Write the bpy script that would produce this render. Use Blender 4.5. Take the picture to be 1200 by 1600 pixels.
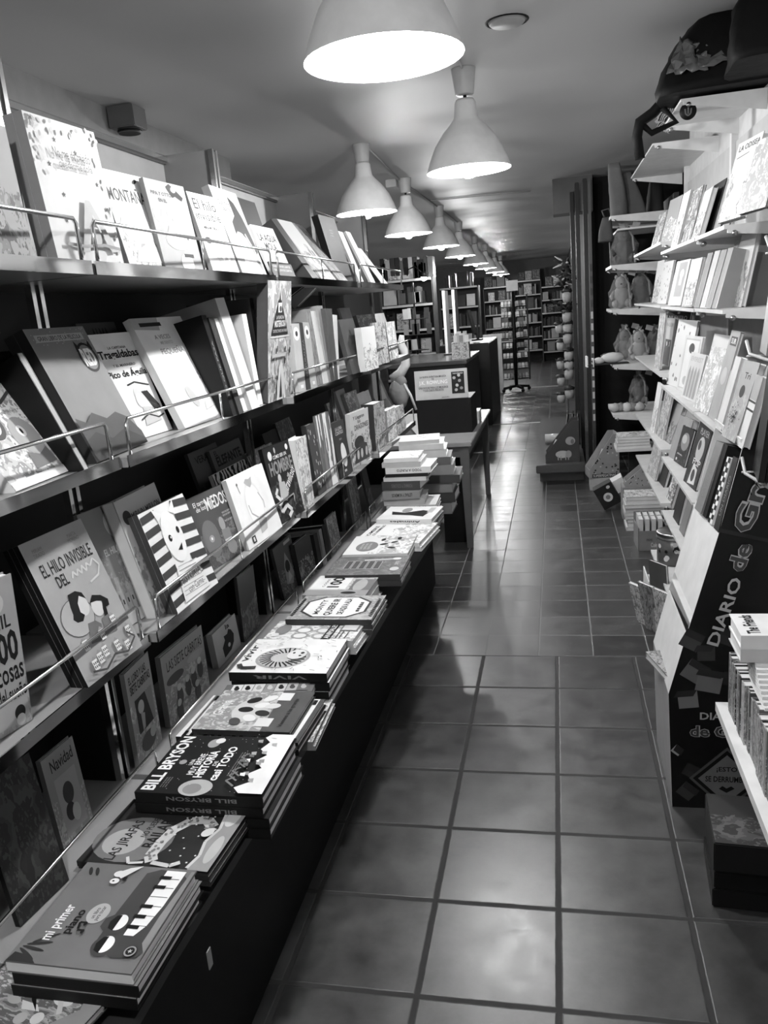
import bpy, bmesh, math, random
from mathutils import Vector, Matrix
for o in list(bpy.data.objects): bpy.data.objects.remove(o)
SC = bpy.context.scene; COL = SC.collection
PI = math.pi; R = math.radians
# ---------------------------------------------------------------- camera
CAM_R = ((0.97564167, 0.20201861, -0.08550916), (-0.03220541, -0.2536672, -0.96675528), (-0.21699342, 0.94596059, -0.2409822))
CAM_H = 1.5675; FPX = 1250.0
cam = bpy.data.cameras.new('camera'); cam_ob = bpy.data.objects.new('camera', cam); COL.objects.link(cam_ob)
rx, ry, rz = [Vector(v).normalized() for v in CAM_R]
cam_ob.matrix_world = Matrix(((rx.x, -ry.x, -rz.x, 0), (rx.y, -ry.y, -rz.y, 0), (rx.z, -ry.z, -rz.z, CAM_H), (0, 0, 0, 1)))
cam.sensor_fit = 'VERTICAL'; cam.sensor_height = 24; cam.lens = 24*FPX/1600; cam.clip_start = .02
SC.camera = cam_ob
def ray(px, py):
    a, b = (px-600)/FPX, (py-800)/FPX
    return Vector([CAM_R[0][i]*a+CAM_R[1][i]*b+CAM_R[2][i] for i in range(3)])
def at_y(px, py, y): v = ray(px, py); t = y/v.y; return Vector((v.x*t, y, CAM_H+v.z*t))
def at_x(px, py, x): v = ray(px, py); t = x/v.x; return Vector((x, v.y*t, CAM_H+v.z*t))
def at_z(px, py, z): v = ray(px, py); t = (z-CAM_H)/v.z; return Vector((v.x*t, v.y*t, z))
# ---------------------------------------------------------------- world, exposure
w = bpy.data.worlds.new('world'); SC.world = w; w.use_nodes = True
w.node_tree.nodes['Background'].inputs[0].default_value = (1, 1, 1, 1)
w.node_tree.nodes['Background'].inputs[1].default_value = .002
SC.view_settings.view_transform = 'Standard'; SC.view_settings.look = 'None'
SC.view_settings.exposure = 0.0; SC.view_settings.gamma = 1
SC.view_settings.use_curve_mapping = False
LAMP_W = 66.0
# ---------------------------------------------------------------- materials
_m = {}
def node_mat(name):
    m = bpy.data.materials.new(name); m.use_nodes = True
    nt = m.node_tree; return m, nt, nt.nodes['Principled BSDF']
def mat(name, g, rough=.55, metal=0., spec=.5, emit=0., bump=0., trans=0., coat=0.):
    if name in _m: return _m[name]
    m, nt, b = node_mat(name)
    b.inputs['Base Color'].default_value = (g, g, g, 1)
    b.inputs['Roughness'].default_value = rough; b.inputs['Metallic'].default_value = metal
    b.inputs['Specular IOR Level'].default_value = spec
    b.inputs['Coat Weight'].default_value = coat
    if trans: b.inputs['Transmission Weight'].default_value = trans
    if emit:
        b.inputs['Emission Color'].default_value = (1, 1, 1, 1); b.inputs['Emission Strength'].default_value = emit
    tc = nt.nodes.new('ShaderNodeTexCoord'); n = nt.nodes.new('ShaderNodeTexNoise')
    n.inputs['Scale'].default_value = 14; n.inputs['Detail'].default_value = 5
    nt.links.new(tc.outputs['Object'], n.inputs['Vector'])
    if not metal and not emit:
        r = nt.nodes.new('ShaderNodeMapRange'); r.inputs[3].default_value = .82*g; r.inputs[4].default_value = min(1., 1.18*g)
        nt.links.new(n.outputs['Fac'], r.inputs[0]); nt.links.new(r.outputs[0], b.inputs['Base Color'])
    if bump:
        bp = nt.nodes.new('ShaderNodeBump'); bp.inputs['Strength'].default_value = bump; bp.inputs['Distance'].default_value = .01
        nt.links.new(n.outputs['Fac'], bp.inputs['Height']); nt.links.new(bp.outputs[0], b.inputs['Normal'])
    _m[name] = m; return m
def tone(g, rough=.6):
    k = 'ink %.3f' % g if rough == .6 else 'ink %.3f %.2f' % (g, rough)
    return mat(k, g*.9 if g > .12 else g*.6, rough, spec=.3 if g > .12 else .2)
def art_mat(style, base, ink, seed):
    k = ('art', style, base, ink, seed)
    if k in _m: return _m[k]
    m, nt, b = node_mat('cover art %s %d' % (style, seed)); L = nt.links.new; N = nt.nodes.new
    b.inputs['Roughness'].default_value = .6; b.inputs['Specular IOR Level'].default_value = .25
    uv = N('ShaderNodeUVMap'); rnd = random.Random(seed)
    def noise(scale, detail, wseed, stretch=(1, 1, 1)):
        mp = N('ShaderNodeMapping'); mp.inputs['Scale'].default_value = stretch; mp.inputs['Location'].default_value = (wseed*1.7, wseed*.9, 0)
        n = N('ShaderNodeTexNoise'); n.inputs['Scale'].default_value = scale; n.inputs['Detail'].default_value = detail
        L(uv.outputs[0], mp.inputs[0]); L(mp.outputs[0], n.inputs[0]); return n.outputs['Fac']
    def ramp(fac, stops, const=True):
        r = N('ShaderNodeValToRGB'); cr = r.color_ramp
        if const: cr.interpolation = 'CONSTANT'
        while len(cr.elements) < len(stops): cr.elements.new(.5)
        for e, (p, v) in zip(cr.elements, stops): e.position = p; e.color = (v, v, v, 1)
        L(fac, r.inputs[0]); return r.outputs[0]
    if style == 'lines':
        wv = N('ShaderNodeTexWave'); wv.inputs['Scale'].default_value = 3.2; wv.inputs['Distortion'].default_value = 9; wv.inputs['Detail'].default_value = 3
        L(uv.outputs[0], wv.inputs[0]); out = ramp(wv.outputs['Fac'], [(0, ink), (.45, base)])
    elif style == 'flowers':
        v = N('ShaderNodeTexVoronoi'); v.inputs['Scale'].default_value = 7+seed % 3; L(uv.outputs[0], v.inputs[0])
        n = noise(24, 2, seed)
        a = N('ShaderNodeMath'); a.operation = 'MULTIPLY_ADD'; L(n, a.inputs[0]); a.inputs[1].default_value = .35; L(v.outputs['Distance'], a.inputs[2])
        out = ramp(a.outputs[0], [(0, ink), (.40, base), (.9, base)])
    elif style == 'streak':
        n = noise(1.5, 4, seed, (1.6, .4, 1)); out = ramp(n, [(0, base), (.42, base*.6), (.50, ink), (.64, base)])
    else:
        big = noise(2.6+rnd.random()*2, 3, seed); fine = noise(13, 4, seed+9)
        mid = (base+ink)/2
        o1 = ramp(big, [(0, base), (.43, mid), (.5, ink), (.57, base), (.64, mid*.7)])
        o2 = ramp(fine, [(0, ink), (.40, base), (.56, mid), (.63, ink)])
        mx = N('ShaderNodeMix'); mx.data_type = 'RGBA'
        sel = ramp(noise(4, 2, seed+4), [(0, 0), (.5, 1)])
        L(sel, mx.inputs['Factor']); L(o1, mx.inputs['A']); L(o2, mx.inputs['B']); out = mx.outputs['Result']
        if style == 'scene':       # plain sky above, drawing below
            sp = N('ShaderNodeSeparateXYZ'); L(uv.outputs[0], sp.inputs[0])
            ad = N('ShaderNodeMath'); ad.operation = 'MULTIPLY_ADD'; L(noise(3, 3, seed+2), ad.inputs[0]); ad.inputs[1].default_value = .7; L(sp.outputs[1], ad.inputs[2])
            msk = ramp(ad.outputs[0], [(0, 1), (.88, 0)])
            mx2 = N('ShaderNodeMix'); mx2.data_type = 'RGBA'; L(msk, mx2.inputs['Factor'])
            mx2.inputs['A'].default_value = (base, base, base, 1); L(out, mx2.inputs['B']); out = mx2.outputs['Result']
    L(out, b.inputs['Base Color']); _m[k] = m; return m
WHITE = mat('white painted metal', .62, .4); PAGES = mat('book pages', .72, .8)
CHROME = mat('chrome', .75, .12, 1.); DARKP = mat('dark panels and painted shade', .007, .5, spec=.3)
CREAM = mat('cream back panel', .17, .5); GREYP = mat('grey divider panel', .09, .4)
BLACK = mat('black', .004, .55, spec=.2); IRON = mat('black wire', .03, .35, .6); STEEL = mat('steel', .4, .3, 1.)
# ---------------------------------------------------------------- mesh helpers
def link(name, me, parent=None, mw=None):
    o = bpy.data.objects.new(name, me); COL.objects.link(o)
    if parent is not None: o.parent = parent
    if mw is not None: o.matrix_local = mw
    return o
class MB:
    """collects shapes of one part, then builds one mesh object"""
    def __init__(s): s.v = []; s.f = []; s.m = []; s.uv = {}; s.mats = []; s.sm = []
    def mi(s, m):
        if m not in s.mats: s.mats.append(m)
        return s.mats.index(m)
    def face(s, pts, m, uv=None, smooth=False):
        i = len(s.v); s.v += [tuple(p) for p in pts]; s.f.append(tuple(range(i, i+len(pts)))); s.m.append(s.mi(m)); s.sm.append(smooth)
        if uv: s.uv[len(s.f)-1] = uv
    def box(s, a, b, m, M=None, top=None, front=None):
        x0, y0, z0 = a; x1, y1, z1 = b
        c = [Vector(p) for p in ((x0,y0,z0),(x1,y0,z0),(x1,y1,z0),(x0,y1,z0),(x0,y0,z1),(x1,y0,z1),(x1,y1,z1),(x0,y1,z1))]
        if M: c = [M @ p for p in c]
        q = ((0,0),(1,0),(1,1),(0,1))
        i = len(s.v); s.v += [tuple(p) for p in c]
        for k, idx in enumerate(((3,2,1,0),(4,5,6,7),(0,1,5,4),(1,2,6,5),(2,3,7,6),(3,0,4,7))):
            s.f.append(tuple(i+j for j in idx)); mm = top if (k == 1 and top) else front if (k == 5 and front) else m
            s.m.append(s.mi(mm)); s.uv[len(s.f)-1] = q; s.sm.append(False)
    def prism(s, pts, z0, z1, m, M=None, side=None):
        a = [Vector((p[0], p[1], z0)) for p in pts]; b = [Vector((p[0], p[1], z1)) for p in pts]
        if M: a = [M @ p for p in a]; b = [M @ p for p in b]
        n = len(pts); s.face(list(reversed(a)), m); s.face(b, m)
        for k in range(n):
            j = (k+1) % n; s.face((a[k], a[j], b[j], b[k]), side or m)
    def tube(s, pts, r, m, n=6, closed=False, radii=None):
        pts = [Vector(p) for p in pts]; rings = []
        up = Vector((0, 0, 1)); last = None
        for k, p in enumerate(pts):
            t = (pts[min(k+1, len(pts)-1)]-pts[max(k-1, 0)]).normalized()
            if last is None:
                a = t.cross(up)
                if a.length < .1: a = t.cross(Vector((1, 0, 0)))
            else: a = last-t*last.dot(t)
            a.normalize(); last = a; b = t.cross(a); rr = radii[k] if radii else r
            i = len(s.v); s.v += [tuple(p+(a*math.cos(2*PI*j/n)+b*math.sin(2*PI*j/n))*rr) for j in range(n)]; rings.append(i)
        for k in range(len(rings)-1):
            for j in range(n):
                s.f.append((rings[k]+j, rings[k]+(j+1) % n, rings[k+1]+(j+1) % n, rings[k+1]+j)); s.m.append(s.mi(m)); s.sm.append(True)
        for i, rev in ((rings[0], True), (rings[-1], False)):
            f = tuple(i+j for j in range(n)); s.f.append(tuple(reversed(f)) if rev else f); s.m.append(s.mi(m)); s.sm.append(False)
    def lathe(s, prof, m, n=28, c=(0, 0, 0), M=None):
        rings = []
        for r, z in prof:
            i = len(s.v)
            for j in range(n):
                p = Vector((c[0]+r*math.cos(2*PI*j/n), c[1]+r*math.sin(2*PI*j/n), c[2]+z)); s.v.append(tuple(M @ p if M else p))
            rings.append(i)
        for k in range(len(rings)-1):
            for j in range(n):
                s.f.append((rings[k]+j, rings[k]+(j+1) % n, rings[k+1]+(j+1) % n, rings[k+1]+j)); s.m.append(s.mi(m)); s.sm.append(True)
    def blob(s, c, rad, m, n=12, squash=None, seed=0, rough=0.):
        rnd = random.Random(seed); c = Vector(c); i0 = len(s.v); k = n//2
        for a in range(k+1):
            th = PI*a/k
            for j in range(n):
                ph = 2*PI*j/n; q = 1+rough*(rnd.random()-.5)
                s.v.append((c.x+rad[0]*q*math.sin(th)*math.cos(ph), c.y+rad[1]*q*math.sin(th)*math.sin(ph), c.z+rad[2]*q*math.cos(th)))
        for a in range(k):
            for j in range(n):
                s.f.append((i0+a*n+j, i0+(a+1)*n+j, i0+(a+1)*n+(j+1) % n, i0+a*n+(j+1) % n)); s.m.append(s.mi(m)); s.sm.append(True)
    def mesh(s, name):
        me = bpy.data.meshes.new(name); me.from_pydata(s.v, [], s.f)
        for m in s.mats: me.materials.append(m)
        me.polygons.foreach_set('material_index', s.m); me.polygons.foreach_set('use_smooth', s.sm)
        if s.uv:
            u = me.uv_layers.new(name='UVMap')
            for fi, q in s.uv.items():
                for li, c in zip(me.polygons[fi].loop_indices, q): u.data[li].uv = c
        me.update(); return me
    def build(s, name, parent=None, mw=None, bevel=0.):
        me = s.mesh(name)
        if bevel:
            bm = bmesh.new(); bm.from_mesh(me); bmesh.ops.remove_doubles(bm, verts=bm.verts, dist=1e-5)
            bmesh.ops.bevel(bm, geom=[e for e in bm.edges if len(e.link_faces) == 2 and e.calc_face_angle(0) > .6], offset=bevel, segments=2, affect='EDGES')
            bm.to_mesh(me); bm.free()
        return link(name, me, parent, mw)
LABELS = {}
def tag(o, label, cat, group=None, kind=None):
    o['label'] = label; o['category'] = cat
    if group: o['group'] = group
    if kind: o['kind'] = kind
    return o
def thing(name, label, cat, loc=(0, 0, 0), rz=0, group=None, mw=None):
    o = link(name, None); o.location = loc; o.rotation_euler = (0, 0, rz); o.empty_display_size = .05
    if mw is not None: o.matrix_world = mw
    return tag(o, label, cat, group)
def struct(mb, name, mw=None, bevel=0.):
    o = mb.build(name, None, mw, bevel); o['kind'] = 'structure'; return o
# lettering
_t = {}
def text_mesh(body, bold=0.):
    k = (body, bold)
    if k in _t: return _t[k]
    c = bpy.data.curves.new('lettering', 'FONT'); c.body = body; c.size = 1; c.resolution_u = 2; c.offset = bold; c.space_line = .85; c.align_x = 'CENTER'
    o = bpy.data.objects.new('lettering', c); COL.objects.link(o)
    dg = bpy.context.evaluated_depsgraph_get(); me = bpy.data.meshes.new_from_object(o.evaluated_get(dg))
    bpy.data.objects.remove(o); bpy.data.curves.remove(c)
    vs = [v.co.copy() for v in me.vertices]; fs = [tuple(p.vertices) for p in me.polygons]
    bpy.data.meshes.remove(me)
    x0 = min(v.x for v in vs); x1 = max(v.x for v in vs); y0 = min(v.y for v in vs); y1 = max(v.y for v in vs)
    vs = [((v.x-x0)/(x1-x0), (v.y-y0)/(y1-y0)) for v in vs]; _t[k] = (vs, fs); return _t[k]
class Art(MB):
    """flat printing on a face: coordinates u, v in 0..1 of a w x h face, layered just above it"""
    def __init__(s, w, h, M=None, d=.0004): super().__init__(); s.w = w; s.h = h; s.M = M or Matrix(); s.z = d; s.d = d
    def P(s, u, v): return tuple(s.M @ Vector((u*s.w, v*s.h, s.z)))
    def poly(s, pts, g):
        s.face([s.P(*p) for p in pts], tone(g) if not hasattr(g, 'name') else g); s.z += s.d*.25
    def ell(s, u, v, a, b, g, rot=0, n=24):
        c, q = math.cos(rot), math.sin(rot)
        s.poly([(u+a*math.cos(t)*c-b*math.sin(t)*q*s.h/s.w, v+(a*math.cos(t)*q*s.w/s.h+b*math.sin(t)*c)) for t in [2*PI*i/n for i in range(n)]], g)
    def rect(s, u0, v0, u1, v1, g): s.poly([(u0, v0), (u1, v0), (u1, v1), (u0, v1)], g)
    def line(s, pts, wd, g):
        for (a, b), (c, d) in zip(pts[:-1], pts[1:]):
            dx, dy = (c-a)*s.w, (d-b)*s.h; l = math.hypot(dx, dy) or 1; nx, ny = -dy/l*wd/2/s.w, dx/l*wd/2/s.h
            s.face([s.P(a-nx, b-ny), s.P(c-nx, d-ny), s.P(c+nx, d+ny), s.P(a+nx, b+ny)], tone(g))
        s.z += s.d*.25
    def star(s, u, v, r, g, n=5, k=.42, rot=0):
        s.poly([(u+(r if i % 2 == 0 else r*k)*math.sin(rot+PI*i/n), v+(r if i % 2 == 0 else r*k)*math.cos(rot+PI*i/n)*s.w/s.h) for i in range(2*n)], g)
    def text(s, body, u0, v0, u1, v1, g, bold=.015, rot=0):
        vs, fs = text_mesh(body, bold); i = len(s.v); m = s.mi(tone(g))
        cu, cv = (u0+u1)/2, (v0+v1)/2; W, H = (u1-u0)*s.w, (v1-v0)*s.h
        c, q = math.cos(rot), math.sin(rot)
        for x, y in vs:
            X, Y = (x-.5)*W, (y-.5)*H
            s.v.append(s.P(cu+(X*c-Y*q)/s.w, cv+(X*q+Y*c)/s.h))
        for f in fs: s.f.append(tuple(i+j for j in f)); s.m.append(m); s.sm.append(False)
        s.z += s.d*.25
# ---------------------------------------------------------------- floor
def floor_mat(name, x0, px, y0, py, gw, tile, grout, rough, var=.35):
    m, nt, b = node_mat(name); L = nt.links.new; N = nt.nodes.new
    tc = N('ShaderNodeTexCoord'); sp = N('ShaderNodeSeparateXYZ'); L(tc.outputs['Object'], sp.inputs[0])
    def M(op, a, c, d=None):
        n = N('ShaderNodeMath'); n.operation = op
        for i, v in enumerate((a, c, d)):
            if v is None: continue
            if isinstance(v, (int, float)): n.inputs[i].default_value = v
            else: L(v, n.inputs[i])
        return n.outputs[0]
    wob = N('ShaderNodeTexNoise'); wob.inputs['Scale'].default_value = 22; L(tc.outputs['Object'], wob.inputs[0])
    masks = []; cells = []
    for ax, o, p in ((0, x0, px), (1, y0, py)):
        u = M('DIVIDE', M('SUBTRACT', sp.outputs[ax], o), p)
        u2 = M('MULTIPLY_ADD', wob.outputs['Fac'], .012, u)
        fr = M('ABSOLUTE', M('SUBTRACT', M('FRACT', M('ADD', u2, .494), 0), .5), 0)
        masks.append(M('DIVIDE', M('MULTIPLY', fr, p), gw)); cells.append(M('FLOOR', u, 0))
    d = M('MINIMUM', masks[0], masks[1])
    mr = N('ShaderNodeMapRange'); mr.inputs[1].default_value = .75; mr.inputs[2].default_value = 1.25; L(d, mr.inputs[0]); tile_mask = mr.outputs[0]
    cx = N('ShaderNodeCombineXYZ'); L(cells[0], cx.inputs[0]); L(cells[1], cx.inputs[1])
    wn = N('ShaderNodeTexWhiteNoise'); L(cx.outputs[0], wn.inputs[0])
    n1 = N('ShaderNodeTexNoise'); n1.inputs['Scale'].default_value = 9; n1.inputs['Detail'].default_value = 6; n1.inputs['Roughness'].default_value = .65; L(tc.outputs['Object'], n1.inputs[0])
    t = M('MULTIPLY', M('ADD', M('MULTIPLY', wn.outputs[0], var), M('SUBTRACT', M('MULTIPLY', n1.outputs['Fac'], 2.2), .4)), tile)
    mix = N('ShaderNodeMix'); mix.data_type = 'FLOAT'; L(tile_mask, mix.inputs[0]); mix.inputs[2].default_value = grout; L(t, mix.inputs[3])
    L(mix.outputs[0], b.inputs['Base Color'])
    rr = M('MULTIPLY_ADD', n1.outputs['Fac'], .22, rough-.08); mx = N('ShaderNodeMix'); mx.data_type = 'FLOAT'; L(tile_mask, mx.inputs[0]); mx.inputs[2].default_value = .85; L(rr, mx.inputs[3]); L(mx.outputs[0], b.inputs['Roughness'])
    n2 = N('ShaderNodeTexNoise'); n2.inputs['Scale'].default_value = 60; n2.inputs['Detail'].default_value = 3; L(tc.outputs['Object'], n2.inputs[0])
    hgt = M('MULTIPLY_ADD', n2.outputs['Fac'], .10, M('MULTIPLY_ADD', n1.outputs['Fac'], .22, tile_mask))
    hgt = M('MULTIPLY_ADD', wn.outputs[0], .05, hgt)
    bp = N('ShaderNodeBump'); bp.inputs['Strength'].default_value = .35; bp.inputs['Distance'].default_value = .004; L(hgt, bp.inputs['Height']); L(bp.outputs[0], b.inputs['Normal'])
    b.inputs['Specular IOR Level'].default_value = .8
    return m
YS = 3.415
f = MB()
f.face([(-6, -2.5, 0), (3, -2.5, 0), (3, YS, 0), (-6, YS, 0)], floor_mat('large stone floor tiles', -.702, .33, YS, .317, .0075, .040, .006, .31))
f.face([(-6, YS, 0), (3, YS, 0), (3, 24, 0), (-6, 24, 0)], floor_mat('small floor tiles', -.366, .2415, YS, .2325, .0026, .022, .14, .31, 1.6))
struct(f, 'floor')
for i, (a, b_) in enumerate((((755, 664), (838, 661)), ((755, 707), (815, 704)), ((820, 606), (872, 603)))):
    p, q = at_z(a[0], a[1], 0), at_z(b_[0], b_[1], 0); m = MB(); y = (p.y+q.y)/2
    m.box((p.x-.25, y-.02, 0), (q.x+.05, y+.02, .004), mat('worn pale threshold strip', .6, .5)); struct(m, 'trim_%d' % (i+1))  # thin raised strips in one even pale colour
# ---------------------------------------------------------------- shell
CEIL = 2.6
m, nt, b = node_mat('ceiling plaster'); n = nt.nodes.new('ShaderNodeTexNoise'); n.inputs['Scale'].default_value = .8; tc = nt.nodes.new('ShaderNodeTexCoord')
nt.links.new(tc.outputs['Object'], n.inputs[0]); bp = nt.nodes.new('ShaderNodeBump'); bp.inputs['Distance'].default_value = .12; bp.inputs['Strength'].default_value = .5
nt.links.new(n.outputs['Fac'], bp.inputs['Height']); nt.links.new(bp.outputs[0], b.inputs['Normal']); b.inputs['Base Color'].default_value = (.54, .54, .54, 1); b.inputs['Roughness'].default_value = .55
CM = m
c = MB(); c.box((-6, -2.5, CEIL), (3, 24, CEIL+.1), CM); struct(c, 'ceiling')
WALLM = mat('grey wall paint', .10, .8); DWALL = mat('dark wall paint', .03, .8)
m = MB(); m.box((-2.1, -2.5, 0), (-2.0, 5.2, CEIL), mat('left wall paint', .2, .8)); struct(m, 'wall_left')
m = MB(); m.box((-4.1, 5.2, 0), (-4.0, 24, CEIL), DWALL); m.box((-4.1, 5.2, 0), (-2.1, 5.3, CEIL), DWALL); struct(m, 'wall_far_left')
m = MB(); m.box((-4.1, 22.6, 0), (3, 22.7, CEIL), WALLM); struct(m, 'wall_back')
m = MB(); m.box((-2.1, -2.6, 0), (3, -2.5, CEIL), WALLM); struct(m, 'wall_front')
m = MB(); m.box((.86, -2.5, 0), (.96, 5.75, CEIL), mat('white wall paint', .5, .7)); struct(m, 'wall_right')
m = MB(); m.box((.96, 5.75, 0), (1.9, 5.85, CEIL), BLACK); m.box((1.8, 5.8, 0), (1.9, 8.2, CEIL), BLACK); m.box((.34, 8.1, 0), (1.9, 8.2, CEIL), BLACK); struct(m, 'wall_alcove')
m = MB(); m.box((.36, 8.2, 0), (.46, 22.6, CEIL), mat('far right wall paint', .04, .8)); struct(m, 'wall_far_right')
# plaster crack and cable line, lamp box on the left
m = MB(); m.box((-1.99, 3.70, CEIL-.10), (-1.86, 3.83, CEIL-.005), GREYP); m.lathe([(.0, -.102), (.055, -.102), (.055, -.12), (.045, -.12), (0, -.115)], BLACK, 16, (-1.92, 3.76, CEIL))
tag(m.build('ceiling_junction_box', bevel=.004), 'small grey box with a dark round cap high above the left shelves', 'junction box')
m = MB(); p = at_z(792, 33, CEIL); m.lathe([(.0, -.012), (.062, -.012), (.07, -.004), (.07, 0)], mat('pale recessed cap', .4, .5), 24, (p.x, p.y, CEIL)); m.lathe([(.072, -.001), (.08, -.004), (.084, 0)], BLACK, 24, (p.x, p.y, CEIL))
tag(m.build('round_vent'), 'pale round vent cover with a dark gap around its edge on the ceiling', 'vent')
# ---------------------------------------------------------------- pendant lamps
SHADE = mat('pendant shade enamel', .75, .35); SHIN = mat('shade inner white', .85, .6); CUP = mat('ceiling cup plastic', .5, .4)
BULB = mat('lit bulb', 1, .5, emit=60.)
def shade_meshes():
    a = MB(); D = .195
    a.lathe([(.036, .30), (.040, .302), (.047, .29), (.055, .225), (.075, .20), (.11, .165), (.15, .11), (.178, .05), (D, 0)], SHADE, 40)
    a.lathe([(D, 0), (D-.004, .001), (.173, .052), (.146, .107), (.106, .160), (.07, .195), (.0, .20)], SHIN, 40)
    c = MB(); c.lathe([(0, .105), (.055, .105), (.055, .10), (.042, .0), (.036, -.005), (0, -.005)], CUP, 24)
    k = MB(); k.tube([(0, 0, .0), (0, 0, 1)], .0035, BLACK, 6); g = MB(); g.tube([(0, 0, 0), (0, 0, .03)], .008, BLACK, 8)
    bl = MB(); bl.lathe([(.0, -.045), (.02, -.042), (.034, -.025), (.038, 0), (.03, .03), (.016, .055), (.014, .08), (0, .08)], BULB, 20)
    return a.mesh('shade'), c.mesh('cup'), k.mesh('cord'), g.mesh('grip'), bl.mesh('bulb')
SM = shade_meshes()
def lamp(x, y, zr, label, power):
    t = thing('pendant_lamp', label, 'lamp', (x, y, zr), group='white pendant lamps along the ceiling')
    link('lamp_shade', SM[0], t)
    cu = link('ceiling_cup', SM[1], t); cu.location.z = CEIL-zr-.105
    co = link('cord', SM[2], t); co.location.z = .30; co.scale.z = CEIL-zr-.105-.30
    g = link('cord_grip', SM[3], t); g.location.z = .30
    bu = link('bulb', SM[4], t); bu.location.z = .012
    L = bpy.data.lights.new('bulb_light', 'POINT'); L.energy = power; L.shadow_soft_size = .035; L.color = (1, 1, 1)
    lo = bpy.data.objects.new('bulb_light', L); COL.objects.link(lo); lo.parent = t; lo.location.z = -.04
LL = [(-.385, 2.11, 2.16, 'very large white pendant lamp, cut off by the top of the picture'), (-.37, 3.99, 2.17, 'white pendant lamp right of the others, second nearest'),
      (-1.155, 5.30, 2.19, 'white pendant lamp nearest in the left row, before the box on the ceiling'), (-1.155, 6.83, 2.17, 'white pendant lamp with a small box beside its ceiling cup'),
      (-1.16, 8.88, 2.19, 'third white pendant lamp of the left row'), (-1.17, 10.76, 2.18, 'fourth white pendant lamp of the left row'), (-1.2, 13.2, 2.18, 'fifth white pendant lamp of the left row'),
      (-1.2, 15.2, 2.18, 'sixth white pendant lamp of the left row'), (-1.2, 17.5, 2.18, 'seventh white pendant lamp of the left row'), (-1.2, 19.4, 2.18, 'farthest white pendant lamp of the left row'),
      (-.385, .15, 2.16, 'white pendant lamp above the near end of the aisle')]
for x, y, z, lb in LL: lamp(x, y, z, lb, LAMP_W)
m = MB(); m.box((-1.30, 6.76, CEIL-.06), (-1.215, 6.86, CEIL-.002), CUP); tag(m.build('ceiling_socket_box', bevel=.004), 'small white box on the ceiling beside a lamp cup', 'socket box')
for ci, a in enumerate((((-1.13, 5.33), (-1.19, 6.8)), ((-1.19, 6.9), (-1.17, 8.85)), ((-1.17, 8.9), (-1.17, 10.7)), ((-.39, 2.2), (-.37, 3.95)), ((-1.16, 8.3), (-.2, 8.5)))):
    m = MB(); m.tube([(a[0][0], a[0][1], CEIL-.008), (a[1][0], a[1][1], CEIL-.008)], .006, CUP, 6)
    tag(m.build('ceiling_cable'), ('thin white cable from the nearest left-row lamp to the small ceiling box', 'thin white cable from the ceiling box to the third left-row lamp', 'thin white cable beyond the third left-row lamp', 'thin white cable between the two lamps nearest the aisle', 'thin white cable crossing the ceiling to the right')[ci], 'cable', 'ceiling cables')
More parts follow.
